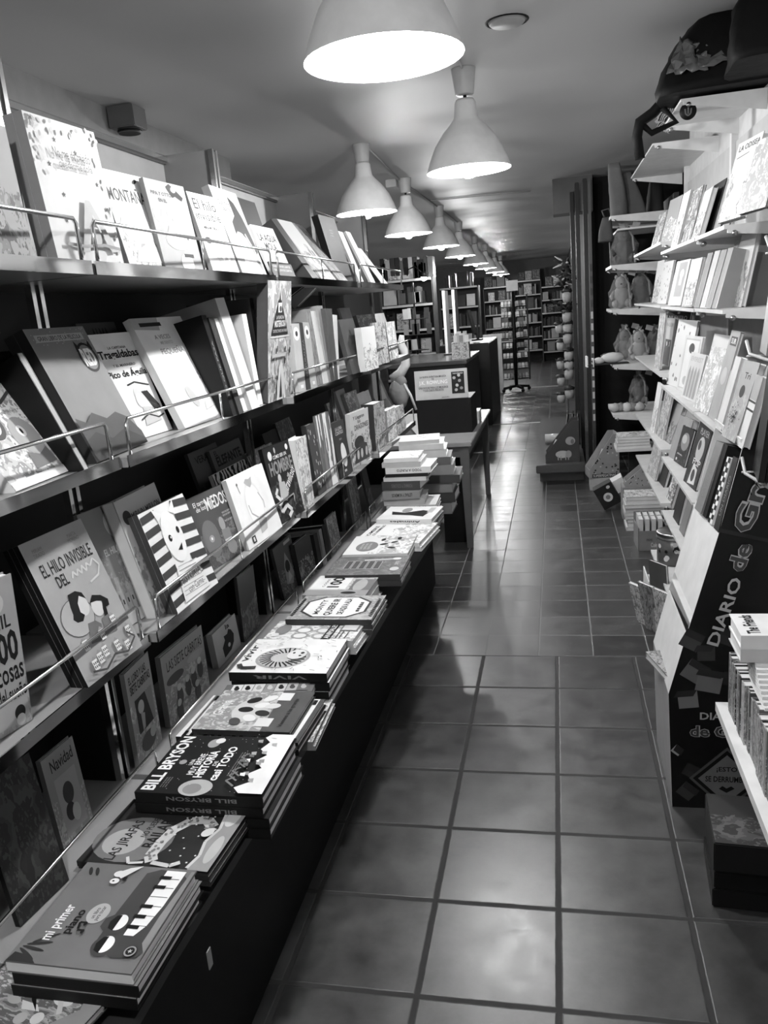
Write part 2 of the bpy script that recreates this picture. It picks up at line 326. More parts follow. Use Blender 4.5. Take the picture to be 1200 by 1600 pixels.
# ---------------------------------------------------------------- left shelving
XF = -.795; XB = -1.14; ZS = (1.70, 1.335, .96); BAYS = ((-.6, 1.45), (1.45, 2.45), (2.45, 3.48), (3.48, 4.48))
LIP = mat('polished lip', .7, .06, 1.); SHT = mat('grey shelf board', .26, .35); SHB = mat('dark top shelf board', .10, .4); SHD = mat('dark shelf edge', .04, .3)
bl = ('nearest bay of the left wall shelving, cut off by the picture edge', 'second bay of the left wall shelving, with the film book and striped book', 'third bay of the left wall shelving, with the spine-out row', 'farthest bay of the left wall shelving')
for bi, (y0, y1) in enumerate(BAYS):
    t = thing('shelving_bay', bl[bi], 'shelving', (XB, y0, 0), group='bays of the left wall shelving')
    mw = Matrix.Translation((-XB, -y0, 0))
    m = MB(); m.box((XB-.03, y0, 1.70), (XB-.01, y1, 2.06), CREAM); m.build('upper_back_panel', t, mw)
    m = MB(); m.box((XB-.03, y0, .0), (XB-.01, y1, 1.70), DARKP); m.build('lower_back_panel', t, mw)  # shadow of the top shelf is put into this panel's dark colour
    m = MB(); m.box((XB-.04, y0, 2.06), (XB+.0, y1, 2.085), SHD); m.box((XB-.0, y0, 2.066), (XB+.006, y1, 2.079), CHROME); m.build('top_trim', t, mw)
    m = MB(); m.box((XB-.01, y1-.012, 1.69), (-1.0, y1+.012, 2.085), GREYP); m.build('divider', t, mw)
    m = MB()
    for s in (-.013, .013): m.box((-1.0, y1+s-.006, .1), (-.985, y1+s+.006, 2.085), CHROME)
    m.build('upright', t, mw)
    if bi == 0:
        m = MB(); m.box((XB-.01, y0, .55), (-1.0, y0+.012, 1.69), DARKP); m.build('side_panel', t, mw)
    for k, z in enumerate(ZS):
        xo = (-.052, -.040, -.018, .004)[bi]; ya, yb = y0+.006-(.03 if bi else 0), y1-.006-.03
        if k == 0: xo += (.042, .030, .012, .0)[bi]; ya -= (.055 if bi else 0); yb -= .055
        m = MB(); m.box((XB-.01, ya, z-.022), (XF+xo-.004, yb, z-.002), SHT if k else SHB); sh = m.build('shelf', t, mw)
        m = MB(); m.box((XF+xo-.003, ya, z-.022), (XF+xo, yb, z+.002), LIP); m.build('front_lip', sh)
        m = MB(); a, b2 = ya+.02, yb-.02; zr = z+.072; x = XF+xo-.006
        m.tube([(x, a, z), (x, a, zr-.008), (x, a+.008, zr), (x, b2-.008, zr), (x, b2, zr-.008), (x, b2, z)], .0038, CHROME, 8)
        m.tube([(x, (a+b2)/2, z), (x, (a+b2)/2, zr)], .0026, CHROME, 6); m.build('rail', sh)
    # low inner shelf with its rail
    m = MB(); m.box((XB-.01, y0+.01, .578), (-.875, y1-.01, .598), SHT); sh = m.build('shelf', t, mw)
    m = MB(); x = -.872; a, b2 = y0+.02, y1-.05; zr = .70
    m.tube([(x, a, .575), (x, a, zr-.006), (x, a+.006, zr), (x, b2-.006, zr), (x, b2, zr-.006), (x, b2, .575)], .0032, CHROME, 8); m.build('rail', sh)
    m = MB(); m.box((XB, y1-.02, .10), (-1.001, y1-.004, .95), DARKP); m.build('lower_divider', t, mw)
m = MB(); m.prism([(-.868, -.6), (-.665, -.6), (-.655, 1.0), (-.625, 1.8), (-.58, 3.42), (-.868, 3.42)], .545, .566, mat('dark ledge board', .02, .4)); m.prism([(-.868, 3.42), (-.58, 3.42), (-.575, 3.7), (-.62, 4.1), (-.70, 4.42), (-.868, 4.48)], .545, .566, mat('dark ledge board', .05, .4))
lt = thing('display_ledge', 'long dark ledge carrying the piles of books below the left shelving', 'ledge', (-.868, -.6, 0)); m.build('board', lt, Matrix.Translation((.868, .6, 0)))
m = MB(); m.box((-.868, -.6, .0), (-.74, 4.42, .545), BLACK); m.build('plinth', lt, Matrix.Translation((.868, .6, 0)))
# ---------------------------------------------------------------- cover pictures
def h_stars(a, s):
    for u, v in ((.35,.86),(.62,.8),(.2,.68),(.85,.6),(.3,.48),(.9,.42),(.25,.3),(.93,.2)): a.star(u, v, .028, .02)
    rnd = random.Random(3)
    for i in range(46):
        e = rnd.choice((0, 1, 2)); u, v = (rnd.random(), rnd.uniform(.9, .99)) if e == 0 else (rnd.uniform(.03, .14), rnd.uniform(.6, 1)) if e == 1 else (rnd.uniform(.88, .97), rnd.random())
        a.ell(u, v, .026, .014, rnd.choice((.3, .5, .42)), rnd.random()*3, 10)
    a.text('No me da miedo', .25, .73, .78, .8, .08, 0); a.text('quedarme sola', .3, .65, .78, .72, .08, 0)
    a.poly([(.35,.08),(.55,.46),(.62,.46),(.9,.1),(.8,.09),(.62,.36),(.45,.08)], .4); a.ell(.62, .2, .06, .07, .42)
    a.line([(.15,.13),(.4,.12),(.7,.14),(.95,.12)], .006, .2)
def h_montana(a, s):
    a.text('MONTAÑA', .03, .7, .9, .86, .06); a.ell(.75, .93, .07, .02, .05, .4); a.ell(.45, .45, .35, .16, .5); a.ell(.6, .4, .2, .1, .8)
    a.poly([(.2,.1),(.9,.1),(.95,.25),(.6,.3),(.3,.22)], .4)
def h_campo(a, s):
    a.text('PIPA Y OTTO', .1, .84, .6, .88, .05); a.text('EN EL', .25, .77, .45, .81, .05); a.text('CAMPO', .04, .55, .9, .73, .85, .03)
    a.poly([(.5,.95),(.6,.99),(.75,.93),(.9,.86),(.85,.82),(.7,.86),(.62,.84)], .03); a.ell(.68, .93, .06, .03, .8)
    a.ell(.5, .36, .3, .1, .8); a.ell(.72, .37, .14, .07, .8); a.ell(.76, .39, .02, .015, .01); a.poly([(.25,.4),(.35,.52),(.5,.42)], .8)
    a.ell(.6, .12, .16, .1, .8); a.rect(.55, .18, .8, .22, .05)
def h_elhil(a, s):
    a.text('El hilo', .1, .8, .9, .93, .04, .005); a.text('invisible', .06, .67, .94, .78, .08, .005); a.text('MIRIAM TIRADO', .2, .56, .8, .6, .1)
    a.ell(.2, .42, .12, .04, .03); a.ell(.6, .28, .33, .16, .4); a.ell(.55, .25, .06, .07, .8); a.ell(.75, .24, .06, .07, .8)
def h_quemepasa(a, s):
    a.ell(.3, .78, .3, .14, .45); a.text('¿Qué me está\npasando?', .1, .72, .62, .86, .03, .01)
    a.poly([(.55,.92),(.72,.86),(.85,.7),(.93,.5),(.98,.3),(.85,.25),(.7,.45),(.45,.52),(.35,.48),(.38,.62),(.55,.7)], .04)
    a.ell(.5, .36, .2, .15, .7); a.ell(.42, .4, .02, .01, .02); a.poly([(.2,.02),(.8,.02),(.75,.22),(.3,.22)], .75); a.line([(.7,.5),(.85,.3),(.9,.1)], .01, .3)
def h_agua(a, s): a.text('LA AGUA\nMOLA', .1, .55, .9, .85, .04); a.ell(.5, .25, .3, .12, .4)
def h_lines(a, s):
    for v in (.65, .4): a.text('COLECCION DE CUENTOS', .1, v, .9, v+.15, .5)
def h_blackring(a, s):
    a.ell(.5, .55, .36, .26, .01); a.ell(.5, .55, .33, .235, .004)
    for v in (.78, .74, .7): a.text('POEMAS', .4, v, .6, v+.02, .2)
def h_monster(a, s):
    a.ell(.35, .62, .16, .16, .12); a.ell(.35, .62, .11, .11, .8); a.ell(.36, .6, .04, .05, .02); a.ell(.72, .45, .2, .2, .4); a.ell(.7, .5, .06, .06, .85); a.ell(.7, .5, .02, .03, .01)
    a.poly([(.5,.12),(.9,.14),(.88,.3),(.7,.24),(.55,.3)], .15); a.line([(.1,.9),(.3,.8),(.5,.92),(.7,.8),(.95,.9)], .006, .1); a.rect(.0, .0, 1, .08, .85)
def h_red(a, s):
    a.rect(.1, .895, .9, .95, .4); a.text('GRAN LIBRO DE LA PELICULA', .14, .905, .86, .94, .05)
    for u in (.70, .90): a.poly([(u-.05,.80),(u+(.03 if u > .8 else -.03),.89),(u+.05,.81)], .012)
    a.ell(.8, .75, .155, .12, .012); a.ell(.8, .75, .13, .10, .2); a.text('RED', .69, .68, .91, .82, .9, .04)
    rnd = random.Random(4)
    for i in range(34): a.ell(rnd.random(), rnd.uniform(.86, 1), .006, .004, .5, 0, 8)
    a.poly([(0,0),(1,0),(1,.1),(.86,.24),(.7,.3),(.5,.27),(.3,.34),(.14,.28),(0,.33)], .09); a.poly([(0,0),(1,0),(1,.04),(.7,.16),(.42,.12),(.2,.2),(0,.16)], .05)
def h_alma(a, s): a.text('ALMA', .3, .8, .75, .95, .02)
def h_traga(a, s):
    a.text('LA CAPITANA', .35, .85, .75, .875, .02); a.text('Tragaldabas', .1, .74, .97, .84, .01, .03); a.text('Y EL MARINERO', .3, .68, .8, .705, .05); a.text('Pico de Águila', .12, .56, .98, .66, .01, .03)
    a.ell(.62, .4, .14, .08, .6); a.line([(.42,.5),(.6,.52),(.9,.47)], .004, .05)
    for k in range(7): a.line([(.66+.02*k,.42),(.75+.03*k,.32-.01*k),(.8+.02*k,.22)], .004, .03)
    a.ell(.55, .34, .08, .07, .78); a.poly([(.45,.1),(.85,.12),(.75,.26),(.55,.28)], .5); a.line([(.4,.16),(.6,.2),(.8,.15),(.95,.17)], .004, .05)
def h_pequena(a, s):
    a.poly([(0,.9),(.45,.88),(.5,1),(0,1)], .4); a.rect(.12, .92, .52, .955, .03); a.text('A VECES', .28, .8, .58, .84, .3); a.text('ME SIENTO', .34, .75, .58, .78, .5); a.text('PEQUEÑA', .27, .65, .72, .725, .25)
    a.poly([(.78,.62),(.95,.64),(.9,.76),(.74,.74)], .65); a.rect(.74, .43, .86, .46, .3); a.rect(.75, .39, .87, .41, .3)
    a.ell(.42, .25, .07, .11, .45, .4); a.ell(.8, .27, .07, .05, .35); a.poly([(.55,.1),(.9,.14),(.88,.22),(.6,.18)], .5)
def h_paris(a, s):
    for u, h in ((.12, .8), (.88, .72)): a.poly([(u-.12,.5),(u-.04,h),(u,h+.1),(u+.04,h),(u+.12,.5)], .35)
    a.poly([(.44,.85),(.5,1),(.56,.85)], .7); a.poly([(.46,.84),(.5,.95),(.54,.84),(.57,.84),(.57,.82),(.6,.8),(.84,.57),(.84,.55),(.12,.55),(.12,.57),(.38,.8),(.42,.84)], .02)
    a.rect(.42, .74, .58, .82, .6); a.ell(.52, .77, .05, .025, .1); a.text('LA PLANCHA', .34, .685, .66, .715, .5); a.text('MISTERIOSA', .26, .62, .74, .675, .6, .03); a.text('DETECTIVES EN PARIS', .2, .575, .8, .6, .4)
    for r in range(3): a.rect(.08+.02*r, .535-.002*r, .9-.02*r, .545, .5)
    rnd = random.Random(8)
    for i in range(30): a.poly([(u := rnd.random()*.92, v := rnd.random()*.45), (u+.05, v+.01), (u+.06, v+.05), (u+.01, v+.06)], rnd.choice((.03, .5, .1, .35)))
    a.poly([(.3,.0),(.4,.28),(.5,.34),(.6,.26),(.7,0)], .55); a.poly([(.42,.02),(.48,.24),(.54,.02)], .03); a.rect(.1, .37, .7, .4, .4)
def h_bird(a, s): a.poly([(.5,.8),(.6,.78),(.58,.74),(.62,.7),(.5,.72)], .01); a.ell(.55, .5, .16, .08, .06); a.ell(.55, .48, .1, .05, .09)
def h_sueno(a, s):
    a.rect(.06, .04, .94, .96, .38); a.ell(.4, .85, .3, .08, .55); a.text('MIL', .3, .68, .8, .77, .02); a.text('100', .2, .45, .9, .66, .015, .03); a.text('cosas', .25, .32, .95, .42, .01); a.text('del sueño', .2, .2, .96, .3, .01); a.ell(.7, .1, .14, .05, .02); a.ell(.7, .05, .12, .04, .6)
def h_hilo(a, s):
    a.text('MIRIAM\nTIRADO', .12, .88, .28, .94, .2, 0); a.text('MARTA\nMORENO', .66, .88, .84, .94, .2, 0)
    a.text('EL HILO INVISIBLE', .12, .74, .93, .83, .02, .01); a.text('DEL', .25, .64, .42, .72, .02, .015); a.line([(.48,.66),(.52,.7),(.56,.66),(.6,.7),(.64,.66),(.68,.71),(.72,.66),(.76,.71),(.8,.68),(.88,.72),(.94,.66),(.86,.6),(.7,.58)], .004, .6)
    a.ell(.3, .42, .25, .13, .12); a.ell(.3, .42, .24, .125, .42)
    a.ell(.43, .47, .09, .07, .65); a.poly([(.26,.5),(.3,.58),(.42,.58),(.5,.55),(.52,.5),(.44,.54),(.38,.5),(.36,.44),(.4,.41),(.34,.38),(.26,.39),(.22,.42),(.25,.45)], .008)
    a.ell(.62, .41, .09, .065, .65); a.poly([(.54,.46),(.62,.5),(.74,.47),(.82,.42),(.8,.38),(.74,.38),(.72,.33),(.66,.33),(.68,.38),(.72,.43),(.64,.45)], .008)
    a.poly([(.3,.22),(.38,.35),(.5,.34),(.56,.3),(.5,.2)], .14); a.poly([(.55,.22),(.6,.33),(.72,.33),(.78,.26),(.74,.2)], .16)
    for u, v in ((.22,.24),(.5,.24),(.74,.28),(.88,.16),(.62,.12),(.2,.1),(.3,.12),(.4,.14),(.75,.08)):
        a.rect(u-.04, v-.04, u+.04, v+.03, .8); a.poly([(u-.045,v+.03),(u,v+.055),(u+.045,v+.03)], .3)
        for i in range(3):
            for j in range(2): a.rect(u-.03+.025*i, v-.025+.025*j, u-.018+.025*i, v-.01+.025*j, .05)
    a.line([(.1,.07),(.3,.03),(.5,.08),(.7,.04),(.9,.1),(.8,.16)], .004, .1)
def h_moon(a, s):
    a.ell(.72, .84, .2, .12, .5); a.ell(.66, .86, .1, .06, .6); a.text('EL HILO', .3, .6, .7, .66, .6)
    for i in range(6):
        u = .3+.12*i; a.rect(u, .1, u+.1, .28-.02*(i % 2), .35); a.rect(u+.03, .18, u+.06, .22, .03)
    a.rect(0, 0, 1, .1, .6)
def h_miri(a, s): a.text('MIRILIN MIRILON', .25, .8, .95, .86, .05); a.ell(.15, .84, .09, .06, .05)
def h_zebra(a, s):
    for i in range(7):
        v = .05+.14*i; a.poly([(0,v),(.3,v+.02),(.3,v+.09),(0,v+.07)], .07); a.poly([(.66,v+.03),(1,v),(1,v+.07),(.66,v+.1)], .07)
    a.ell(.48, .66, .2, .26, .85); a.poly([(.3,.85),(.24,1),(.42,.9)], .85); a.poly([(.56,.9),(.72,1),(.68,.85)], .85)
    a.ell(.4, .66, .035, .035, .02); a.ell(.415, .665, .012, .012, .8); a.ell(.6, .7, .03, .035, .02); a.poly([(.46,.52),(.58,.57),(.55,.5)], .02)
    a.poly([(.2,.04),(.8,.04),(.74,.36),(.28,.36)], .8); a.text('HISTORIAS', .25, .2, .78, .3, .15); a.text('con Carne', .35, .1, .7, .17, .2)
    for k in range(8): a.line([(.25+.01*k,.1+.04*k),(.75-.01*k,.08+.04*k)], .002, .4)
def h_miedos(a, s):
    a.text('El tarro\nde los', .12, .78, .42, .92, .7); a.text('MiEDOS', .4, .74, .95, .92, .75, .02)
    a.ell(.28, .38, .2, .26, .14); a.ell(.28, .38, .06, .05, .3); a.ell(.28, .38, .02, .02, .8); a.ell(.62, .5, .07, .1, .3); a.rect(.55, .22, .75, .42, .2); a.rect(.56, .24, .74, .28, .5); a.ell(.68, .15, .12, .1, .2)
    for v in (.62, .58, .5): a.text('TEXTO DE CUENTO', .7, v, .92, v+.025, .5)
def h_bear(a, s):
    a.ell(.48, .52, .22, .34, .72); a.ell(.48, .5, .2, .31, .85); a.poly([(.38,.86),(.44,.9),(.52,.88),(.6,.9),(.56,.8),(.5,.76),(.44,.8)], .4)
    a.line([(.32,.55),(.34,.42),(.42,.36),(.5,.3)], .005, .4); a.line([(.64,.65),(.72,.5),(.7,.4)], .004, .35); a.poly([(.42,.1),(.44,.28),(.56,.32),(.66,.26),(.6,.12)], .45)
    a.ell(.2, .88, .02, .02, .2); a.line([(.2,.86),(.22,.75)], .003, .4); a.rect(.14, -.0+.04, .24, .14, .06); a.rect(.17, .06, .21, .12, .7)
def h_elefante(a, s): a.text('EL', .1, .9, .2, .97, .02); a.text('ELEFANTE', .1, .76, .9, .89, .02, .03)
def h_verano(a, s): a.text('VERANO', .15, .84, .85, .93, .02)
def h_hombre(a, s):
    a.text('CÓMO SER UN', .3, .82, .8, .88, .8); a.text('HOMBRE', .1, .62, .95, .8, .25, .03); a.text('maravilloso', .35, .42, .98, .56, .8, .01, .6)
    a.ell(.2, .88, .07, .06, .7); a.ell(.4, .93, .03, .04, .4); a.ell(.85, .92, .05, .04, .8)
    a.ell(.36, .56, .06, .06, .5); a.poly([(.24,.3),(.3,.52),(.5,.5),(.56,.34),(.45,.24)], .45); a.line([(.3,.3),(.15,.22),(.2,.14),(.4,.2),(.55,.1),(.4,.04)], .014, .7); a.line([(.2,.45),(.1,.38),(.22,.3)], .012, .7)
def h_luna(a, s): a.text('LA LUNA\nCONTIGO', .2, .76, .8, .9, .6); a.ell(.55, .38, .2, .22, .85); a.rect(.38, .08, .55, .12, .6); a.text('CUENTO', .4, .66, .6, .69, .5)
def h_dragon(a, s):
    a.text('Y Llegaron\nlos', .15, .78, .75, .93, .05); a.text('DRAGONES', .2, .66, .95, .76, .1); a.ell(.4, .42, .26, .12, .06); a.poly([(.1,.05),(.9,.05),(.8,.35),(.5,.42),(.2,.3)], .08)
    for u in (.3, .5, .75): a.ell(u, .2, .06, .09, .6)
def h_navidad(a, s): a.text('Navidad', .2, .8, .88, .93, .02, .01); a.rect(.2, .08, .85, .72, .28); a.ell(.5, .5, .16, .12, .06); a.ell(.45, .3, .14, .1, .04); a.ell(.6, .25, .12, .1, .4)
def h_lobo(a, s):
    a.text('EL LOBO Y LAS', .1, .85, .8, .93, .02); a.text('SIETE CABRITAS', .1, .74, .92, .83, .02); a.rect(.2, .3, .9, .66, .03); a.poly([(.62,.66),(.9,.66),(.9,.3),(.8,.3)], .2)
    a.ell(.4, .55, .12, .07, .4); a.poly([(.35,.5),(.5,.46),(.45,.32),(.35,.3)], .3); a.ell(.5, .16, .3, .1, .12); a.ell(.7, .2, .12, .06, .4)
def h_siete(a, s):
    a.text('LAS SIETE CABRITAS', .1, .74, .95, .88, .03, .005); a.ell(.25, .6, .2, .07, .1); a.ell(.75, .66, .2, .06, .3)
    for u, v in ((.3,.3),(.5,.32),(.65,.36),(.82,.42),(.25,.1),(.7,.14)): a.ell(u, v, .07, .13, .12); a.ell(u, v+.13, .05, .05, .45)
def h_cow(a, s): a.poly([(.3,.1),(.28,.4),(.42,.55),(.4,.68),(.55,.66),(.62,.76),(.72,.68),(.8,.5),(.75,.3),(.6,.15)], .03); a.text('la', .52, .8, .68, .94, .02); a.ell(.55, .33, .05, .06, .6)
def h_woman(a, s): a.poly([(.3,.2),(.35,.55),(.5,.78),(.62,.6),(.75,.3),(.6,.12)], .3); a.ell(.5, .5, .12, .12, .03); a.poly([(.4,.2),(.5,.42),(.62,.25)], .5); a.rect(.55, .9, .9, .96, .4)
def h_rock(a, s):
    a.text('GUITARRA', .1, .78, .7, .92, .8); a.ell(.45, .55, .08, .05, .5); a.poly([(.35,.45),(.5,.5),(.52,.38),(.42,.33)], .75); a.poly([(.4,.35),(.6,.42),(.85,.4),(.9,.46),(.7,.5),(.55,.44)], .01)
    a.ell(.75, .25, .12, .07, .7); a.ell(.84, .28, .09, .05, .01); a.line([(.5,.2),(.8,.28)], .008, .6); a.poly([(0,0),(1,0),(1,.14),(.7,.1),(.3,.2),(0,.12)], .3); a.ell(.2, .4, .12, .04, .5); a.ell(.3, .3, .12, .04, .7)
def h_piano(a, s):
    a.poly([(.0,1),(.0,.76),(.06,.84),(.08,.98)], .04)
    for k in range(4): a.ell(.07+.05*k, .88-.02*k, .014, .1, .04, -.5+.35*k, 14)
    for k in range(2): a.ell(.9, .9-.06*k, .05, .016, .04, .5)
    a.text('mi primer', .2, .76, .54, .87, .85, .02); a.text('piano', .27, .65, .5, .74, .01, .02)
    a.ell(.48, .56, .1, .085, .42); a.text('un libro\npara tocar', .41, .52, .55, .6, .08)
    a.poly([(.12,.04),(.1,.22),(.16,.36),(.25,.42),(.32,.42),(.36,.47),(.44,.47),(.48,.42),(.92,.4),(.97,.3),(.95,.1),(.88,.02),(.3,.0),(.18,.01)], .075)
    a.poly([(.16,.0),(.97,.0),(.97,.03),(.5,.06),(.25,.06)], .22)
    for u, v in ((.2,.33),(.4,.34)): a.ell(u, v, .1, .1, .075); a.ell(u+.01, v, .075, .062, .9); a.poly([(u-.07,v+.01),(u-.05,v+.06),(u+.01,v+.075),(u+.07,v+.05),(u+.08,v+.01)], .01)
    a.poly([(.3,.16),(.3,.24),(.96,.24),(.96,.07),(.6,.08),(.4,.11)], .9)
    for k in range(1, 7): a.line([(.3+.095*k,.24),(.3+.095*k,.09)], .0012, .1)
    for k in (0, 1, 2, 4, 5): a.rect(.36+.1*k, .16, .395+.1*k, .26, .01)
    a.ell(.88, .62, .035, .05, .8); a.ell(.8, .62, .03, .04, .85); a.ell(.8, .63, .008, .01, .01); a.poly([(.83,.58),(.98,.46),(.95,.56),(.88,.66)], .8); a.rect(.81, .53, .85, .56, .01)
    a.text('♪', .16, .58, .22, .66, .01) if False else a.line([(.3,.62),(.3,.57)], .004, .01); a.ell(.29, .57, .02, .014, .01); a.ell(.36, .59, .02, .014, .01); a.line([(.37,.59),(.37,.64),(.31,.62)], .004, .01)
    a.ell(.13, .08, .0, .0, .01); a.ell(.16, .1, .05, .05, .01); a.ell(.16, .1, .045, .045, .3); a.ell(.16, .1, .033, .033, .01); a.star(.16, .1, .02, .5)
def h_jirafa(a, s):
    a.ell(.38, .72, .34, .3, .18); a.ell(.33, .78, .2, .15, .42); a.text('LAS JIRAFAS', .06, .72, .66, .82, .03, .02); a.text('NO PUEDEN', .42, .64, .76, .69, .03); a.text('BAILAR', .28, .52, .72, .62, .02, .02)
    pts = [(.1,.46),(.18,.5),(.36,.5),(.56,.48),(.72,.4),(.76,.28),(.66,.2),(.6,.22)]
    for (p, q) in zip(pts[:-1], pts[1:]): a.line([p, q], .024, .62)
    rnd = random.Random(5)
    for (p, q) in zip(pts[:-1], pts[1:]):
        for k in range(5):
            t = rnd.random(); a.ell(p[0]+(q[0]-p[0])*t+rnd.uniform(-.02, .02), p[1]+(q[1]-p[1])*t+rnd.uniform(-.02, .02), .016, .012, .22, rnd.random()*3, 7)
    a.ell(.55, .2, .07, .04, .75, -.5); a.line([(.05,.5),(.02,.6),(.1,.64)], .006, .7); a.line([(.06,.44),(.04,.3),(.1,.24)], .01, .6); a.line([(.8,.6),(.9,.54),(.98,.5)], .01, .6)
    for i in range(26): a.star(rnd.uniform(.02, .98), rnd.uniform(.08, .5), .014, .8, 5, .45, rnd.random())
    a.line([(.02,.16),(.2,.13),(.4,.16),(.6,.12),(.85,.15),(1,.12)], .007, .6); a.poly([(0,0),(1,0),(1,.13),(.85,.14),(.6,.11),(.4,.15),(.2,.12),(0,.15)], .3); a.ell(.8, .08, .16, .05, .6); a.ell(.3, .06, .2, .04, .5)
def h_bryson(a, s):
    a.text('BILL BRYSON', .04, .86, .97, .97, .9, .03); a.text('UNA', .46, .71, .56, .745, .8); a.text('MUY BREVE', .3, .645, .66, .7, .85, .02); a.text('HISTORIA', .26, .56, .72, .635, .9, .035); a.text('DE', .46, .515, .54, .545, .8); a.text('casi TODO', .22, .43, .8, .505, .9, .03)
    a.ell(.1, .55, .13, .13, .45); a.ell(.08, .57, .08, .07, .25); a.ell(.85, .66, .08, .05, .35); a.ell(.9, .62, .05, .04, .8); a.ell(.5, .8, .04, .03, .3)
    for v in (.36, .34, .32): a.text('ilustrado para lectores curiosos', .3, v, .7, v+.012, .4, 0)
    for v in (.82, .8, .78): a.text('autor de historia', .08, v-.0, .24, v+.012, .4, 0)
    rnd = random.Random(2)
    for i in range(60): a.ell(rnd.random(), rnd.uniform(.2, .95), .004, .003, .7, 0, 6)
    a.poly([(0,0),(1,0),(1,.2),(.93,.24),(.85,.18),(.72,.22),(.62,.14),(.52,.2),(.4,.12),(.3,.2),(.18,.14),(.08,.24),(0,.18)], .85)
    for i in range(14): a.poly([(u := rnd.uniform(.02,.92), v := rnd.uniform(.1,.28)), (u+.06, v+.01), (u+.05, v+.05), (u+.01, v+.04)], rnd.choice((.15, .4, .3, .9)))
    for i in range(6): u = rnd.uniform(.05, .6); a.line([(u,.25),(u+.08,.33),(u+.14,.28)], .004, .18)
def h_keys(a, s):
    a.rect(0, 0, 1, .04, .1)
    for k in range(16):
        if k % 7 in (2, 6): continue
        for u0 in (.0, .85): a.rect(u0, .05+.058*k, u0+.12, .08+.058*k, .01)
def h_farm(a, s):
    a.poly([(0,.0),(1,0),(1,.34),(0,.3)], .12); a.ell(.5, .55, .3, .18, .6); a.text('Granja', .35, .78, .72, .92, .75, .02)
    for u, v, g in ((.3,.5,.8),(.5,.6,.02),(.62,.46,.8),(.74,.58,.02),(.8,.42,.75),(.42,.4,.04),(.2,.62,.1),(.6,.34,.7)): a.ell(u, v, .1, .055, g, u*3)
    a.rect(.1, .24, .3, .4, .7); a.rect(.75, .2, .95, .34, .8); a.text('Vamos a la granja', .1, .1, .8, .16, .03)
def h_strip(a, s):
    for k in range(7):
        v = .86-.125*k; a.rect(.1, v-.055, .95, v+.06, (.8, .75, .7, .3, .6, .45, .15)[k]); a.ell(.5, v, .2, .03, (.03, .02, .4, .6, .03, .1, .5)[k], .3); a.ell(.7, v+.01, .1, .02, (.03, .02, .4, .6, .03, .1, .5)[k])
def h_tiger(a, s):
    a.text('vivir', .3, .9, .8, .98, .02)
    a.ell(.42, .55, .3, .28, .35, .15); a.ell(.42, .55, .27, .25, .5, .15)
    rnd = random.Random(6)
    for i in range(26):
        t = i/26*2*PI; r0, r1 = .14, .27; a.line([(.42+r0*math.cos(t), .55+r0*math.sin(t)*.9), (.42+r1*math.cos(t+.2), .55+r1*math.sin(t+.2)*.9)], .0045, .02)
    a.ell(.5, .42, .14, .1, .7); a.ell(.54, .46, .02, .015, .01); a.ell(.46, .38, .02, .015, .01); a.ell(.54, .37, .03, .02, .05); a.line([(.12,.75),(.1,.9),(.2,.95)], .014, .05)
    for i in range(70):
        u, v = rnd.random(), rnd.random()
        if (u-.42)**2+(v-.55)**2 > .1: a.line([(u, v), (u+rnd.uniform(-.07, .07), v+rnd.uniform(-.06, .06))], .002, rnd.choice((.25, .4, .08)))
def h_rings(a, s):
    for u in (.2, .5): a.ell(u, .62, .17, .1, .3); a.ell(u, .62, .12, .07, .75); a.ell(u, .4, .15, .09, .35); a.ell(u, .4, .1, .06, .7)
    a.rect(.02, .26, .9, .36, .03); a.text('ANIMALES', .08, .28, .85, .34, .8); a.ell(.5, .86, .3, .08, .2); a.ell(.2, .9, .1, .04, .7)
    for v in (.2, .16, .1): a.rect(.1, v, .9, v+.012, .1)
    a.rect(.5, .02, .95, .22, .15); a.rect(.55, .04, .9, .2, .6)
def h_octagon(a, s):
    a.poly([(.08,.3),(.08,.72),(.3,.9),(.72,.9),(.93,.72),(.93,.3),(.72,.12),(.3,.12)], .05); a.poly([(.11,.32),(.11,.7),(.32,.87),(.7,.87),(.9,.7),(.9,.32),(.7,.15),(.32,.15)], .82)
    a.text('MONTY', .2, .66, .8, .73, .02, .02); a.text('QUIERE IR', .15, .5, .85, .6, .02, .03); a.text('DE AQUI A ALLA', .2, .36, .85, .45, .02, .03)
    for k in range(12): a.line([(.12+.06*k,.02),(.16+.06*k,.06)], .006, .02); a.line([(.12+.06*k,.94),(.16+.06*k,.98)], .006, .02)
    for k in range(5): a.rect(.3+.08*k, .2, .34+.08*k, .24, .05)
def h_cien(a, s): a.rect(.3, .4, 1, .98, .8); a.text('100', .38, .52, .9, .72, .01, .03); a.text('COSAS', .4, .76, .8, .8, .1); a.rect(0, 0, .8, .34, .15); a.ell(.5, .2, .3, .1, .4); a.rect(0, .0, .25, 1, .3); a.ell(.12, .3, .06, .12, .02)
def h_brush(a, s):
    a.ell(.3, .12, .1, .06, .6); a.line([(.85,.2),(.8,.6)], .01, .7); a.ell(.86, .16, .06, .06, .8)
    for k in range(5): a.rect(.3, .36+.1*k-.03, .75, .42+.1*k, .4); a.rect(.32, .37+.1*k-.03, .73, .41+.1*k, .12)
    a.text('cuento', .5, .1, .7, .16, .5); rnd = random.Random(12)
    for i in range(40): a.ell(rnd.random(), rnd.choice((rnd.uniform(0,.1), rnd.uniform(.9,1))), .006, .005, .6, 0, 6)
def h_oval(a, s):
    a.ell(.4, .7, .26, .17, .22)
    for k in range(3): a.text('CUENTOS PARA', .24, .76-.06*k, .56, .8-.06*k, .6)
    for u, v in ((.75,.5),(.6,.3),(.8,.25),(.3,.3),(.5,.45)): a.ell(u, v, .07, .035, .02, u*4); a.ell(u-.1, v-.06, .06, .03, .4)
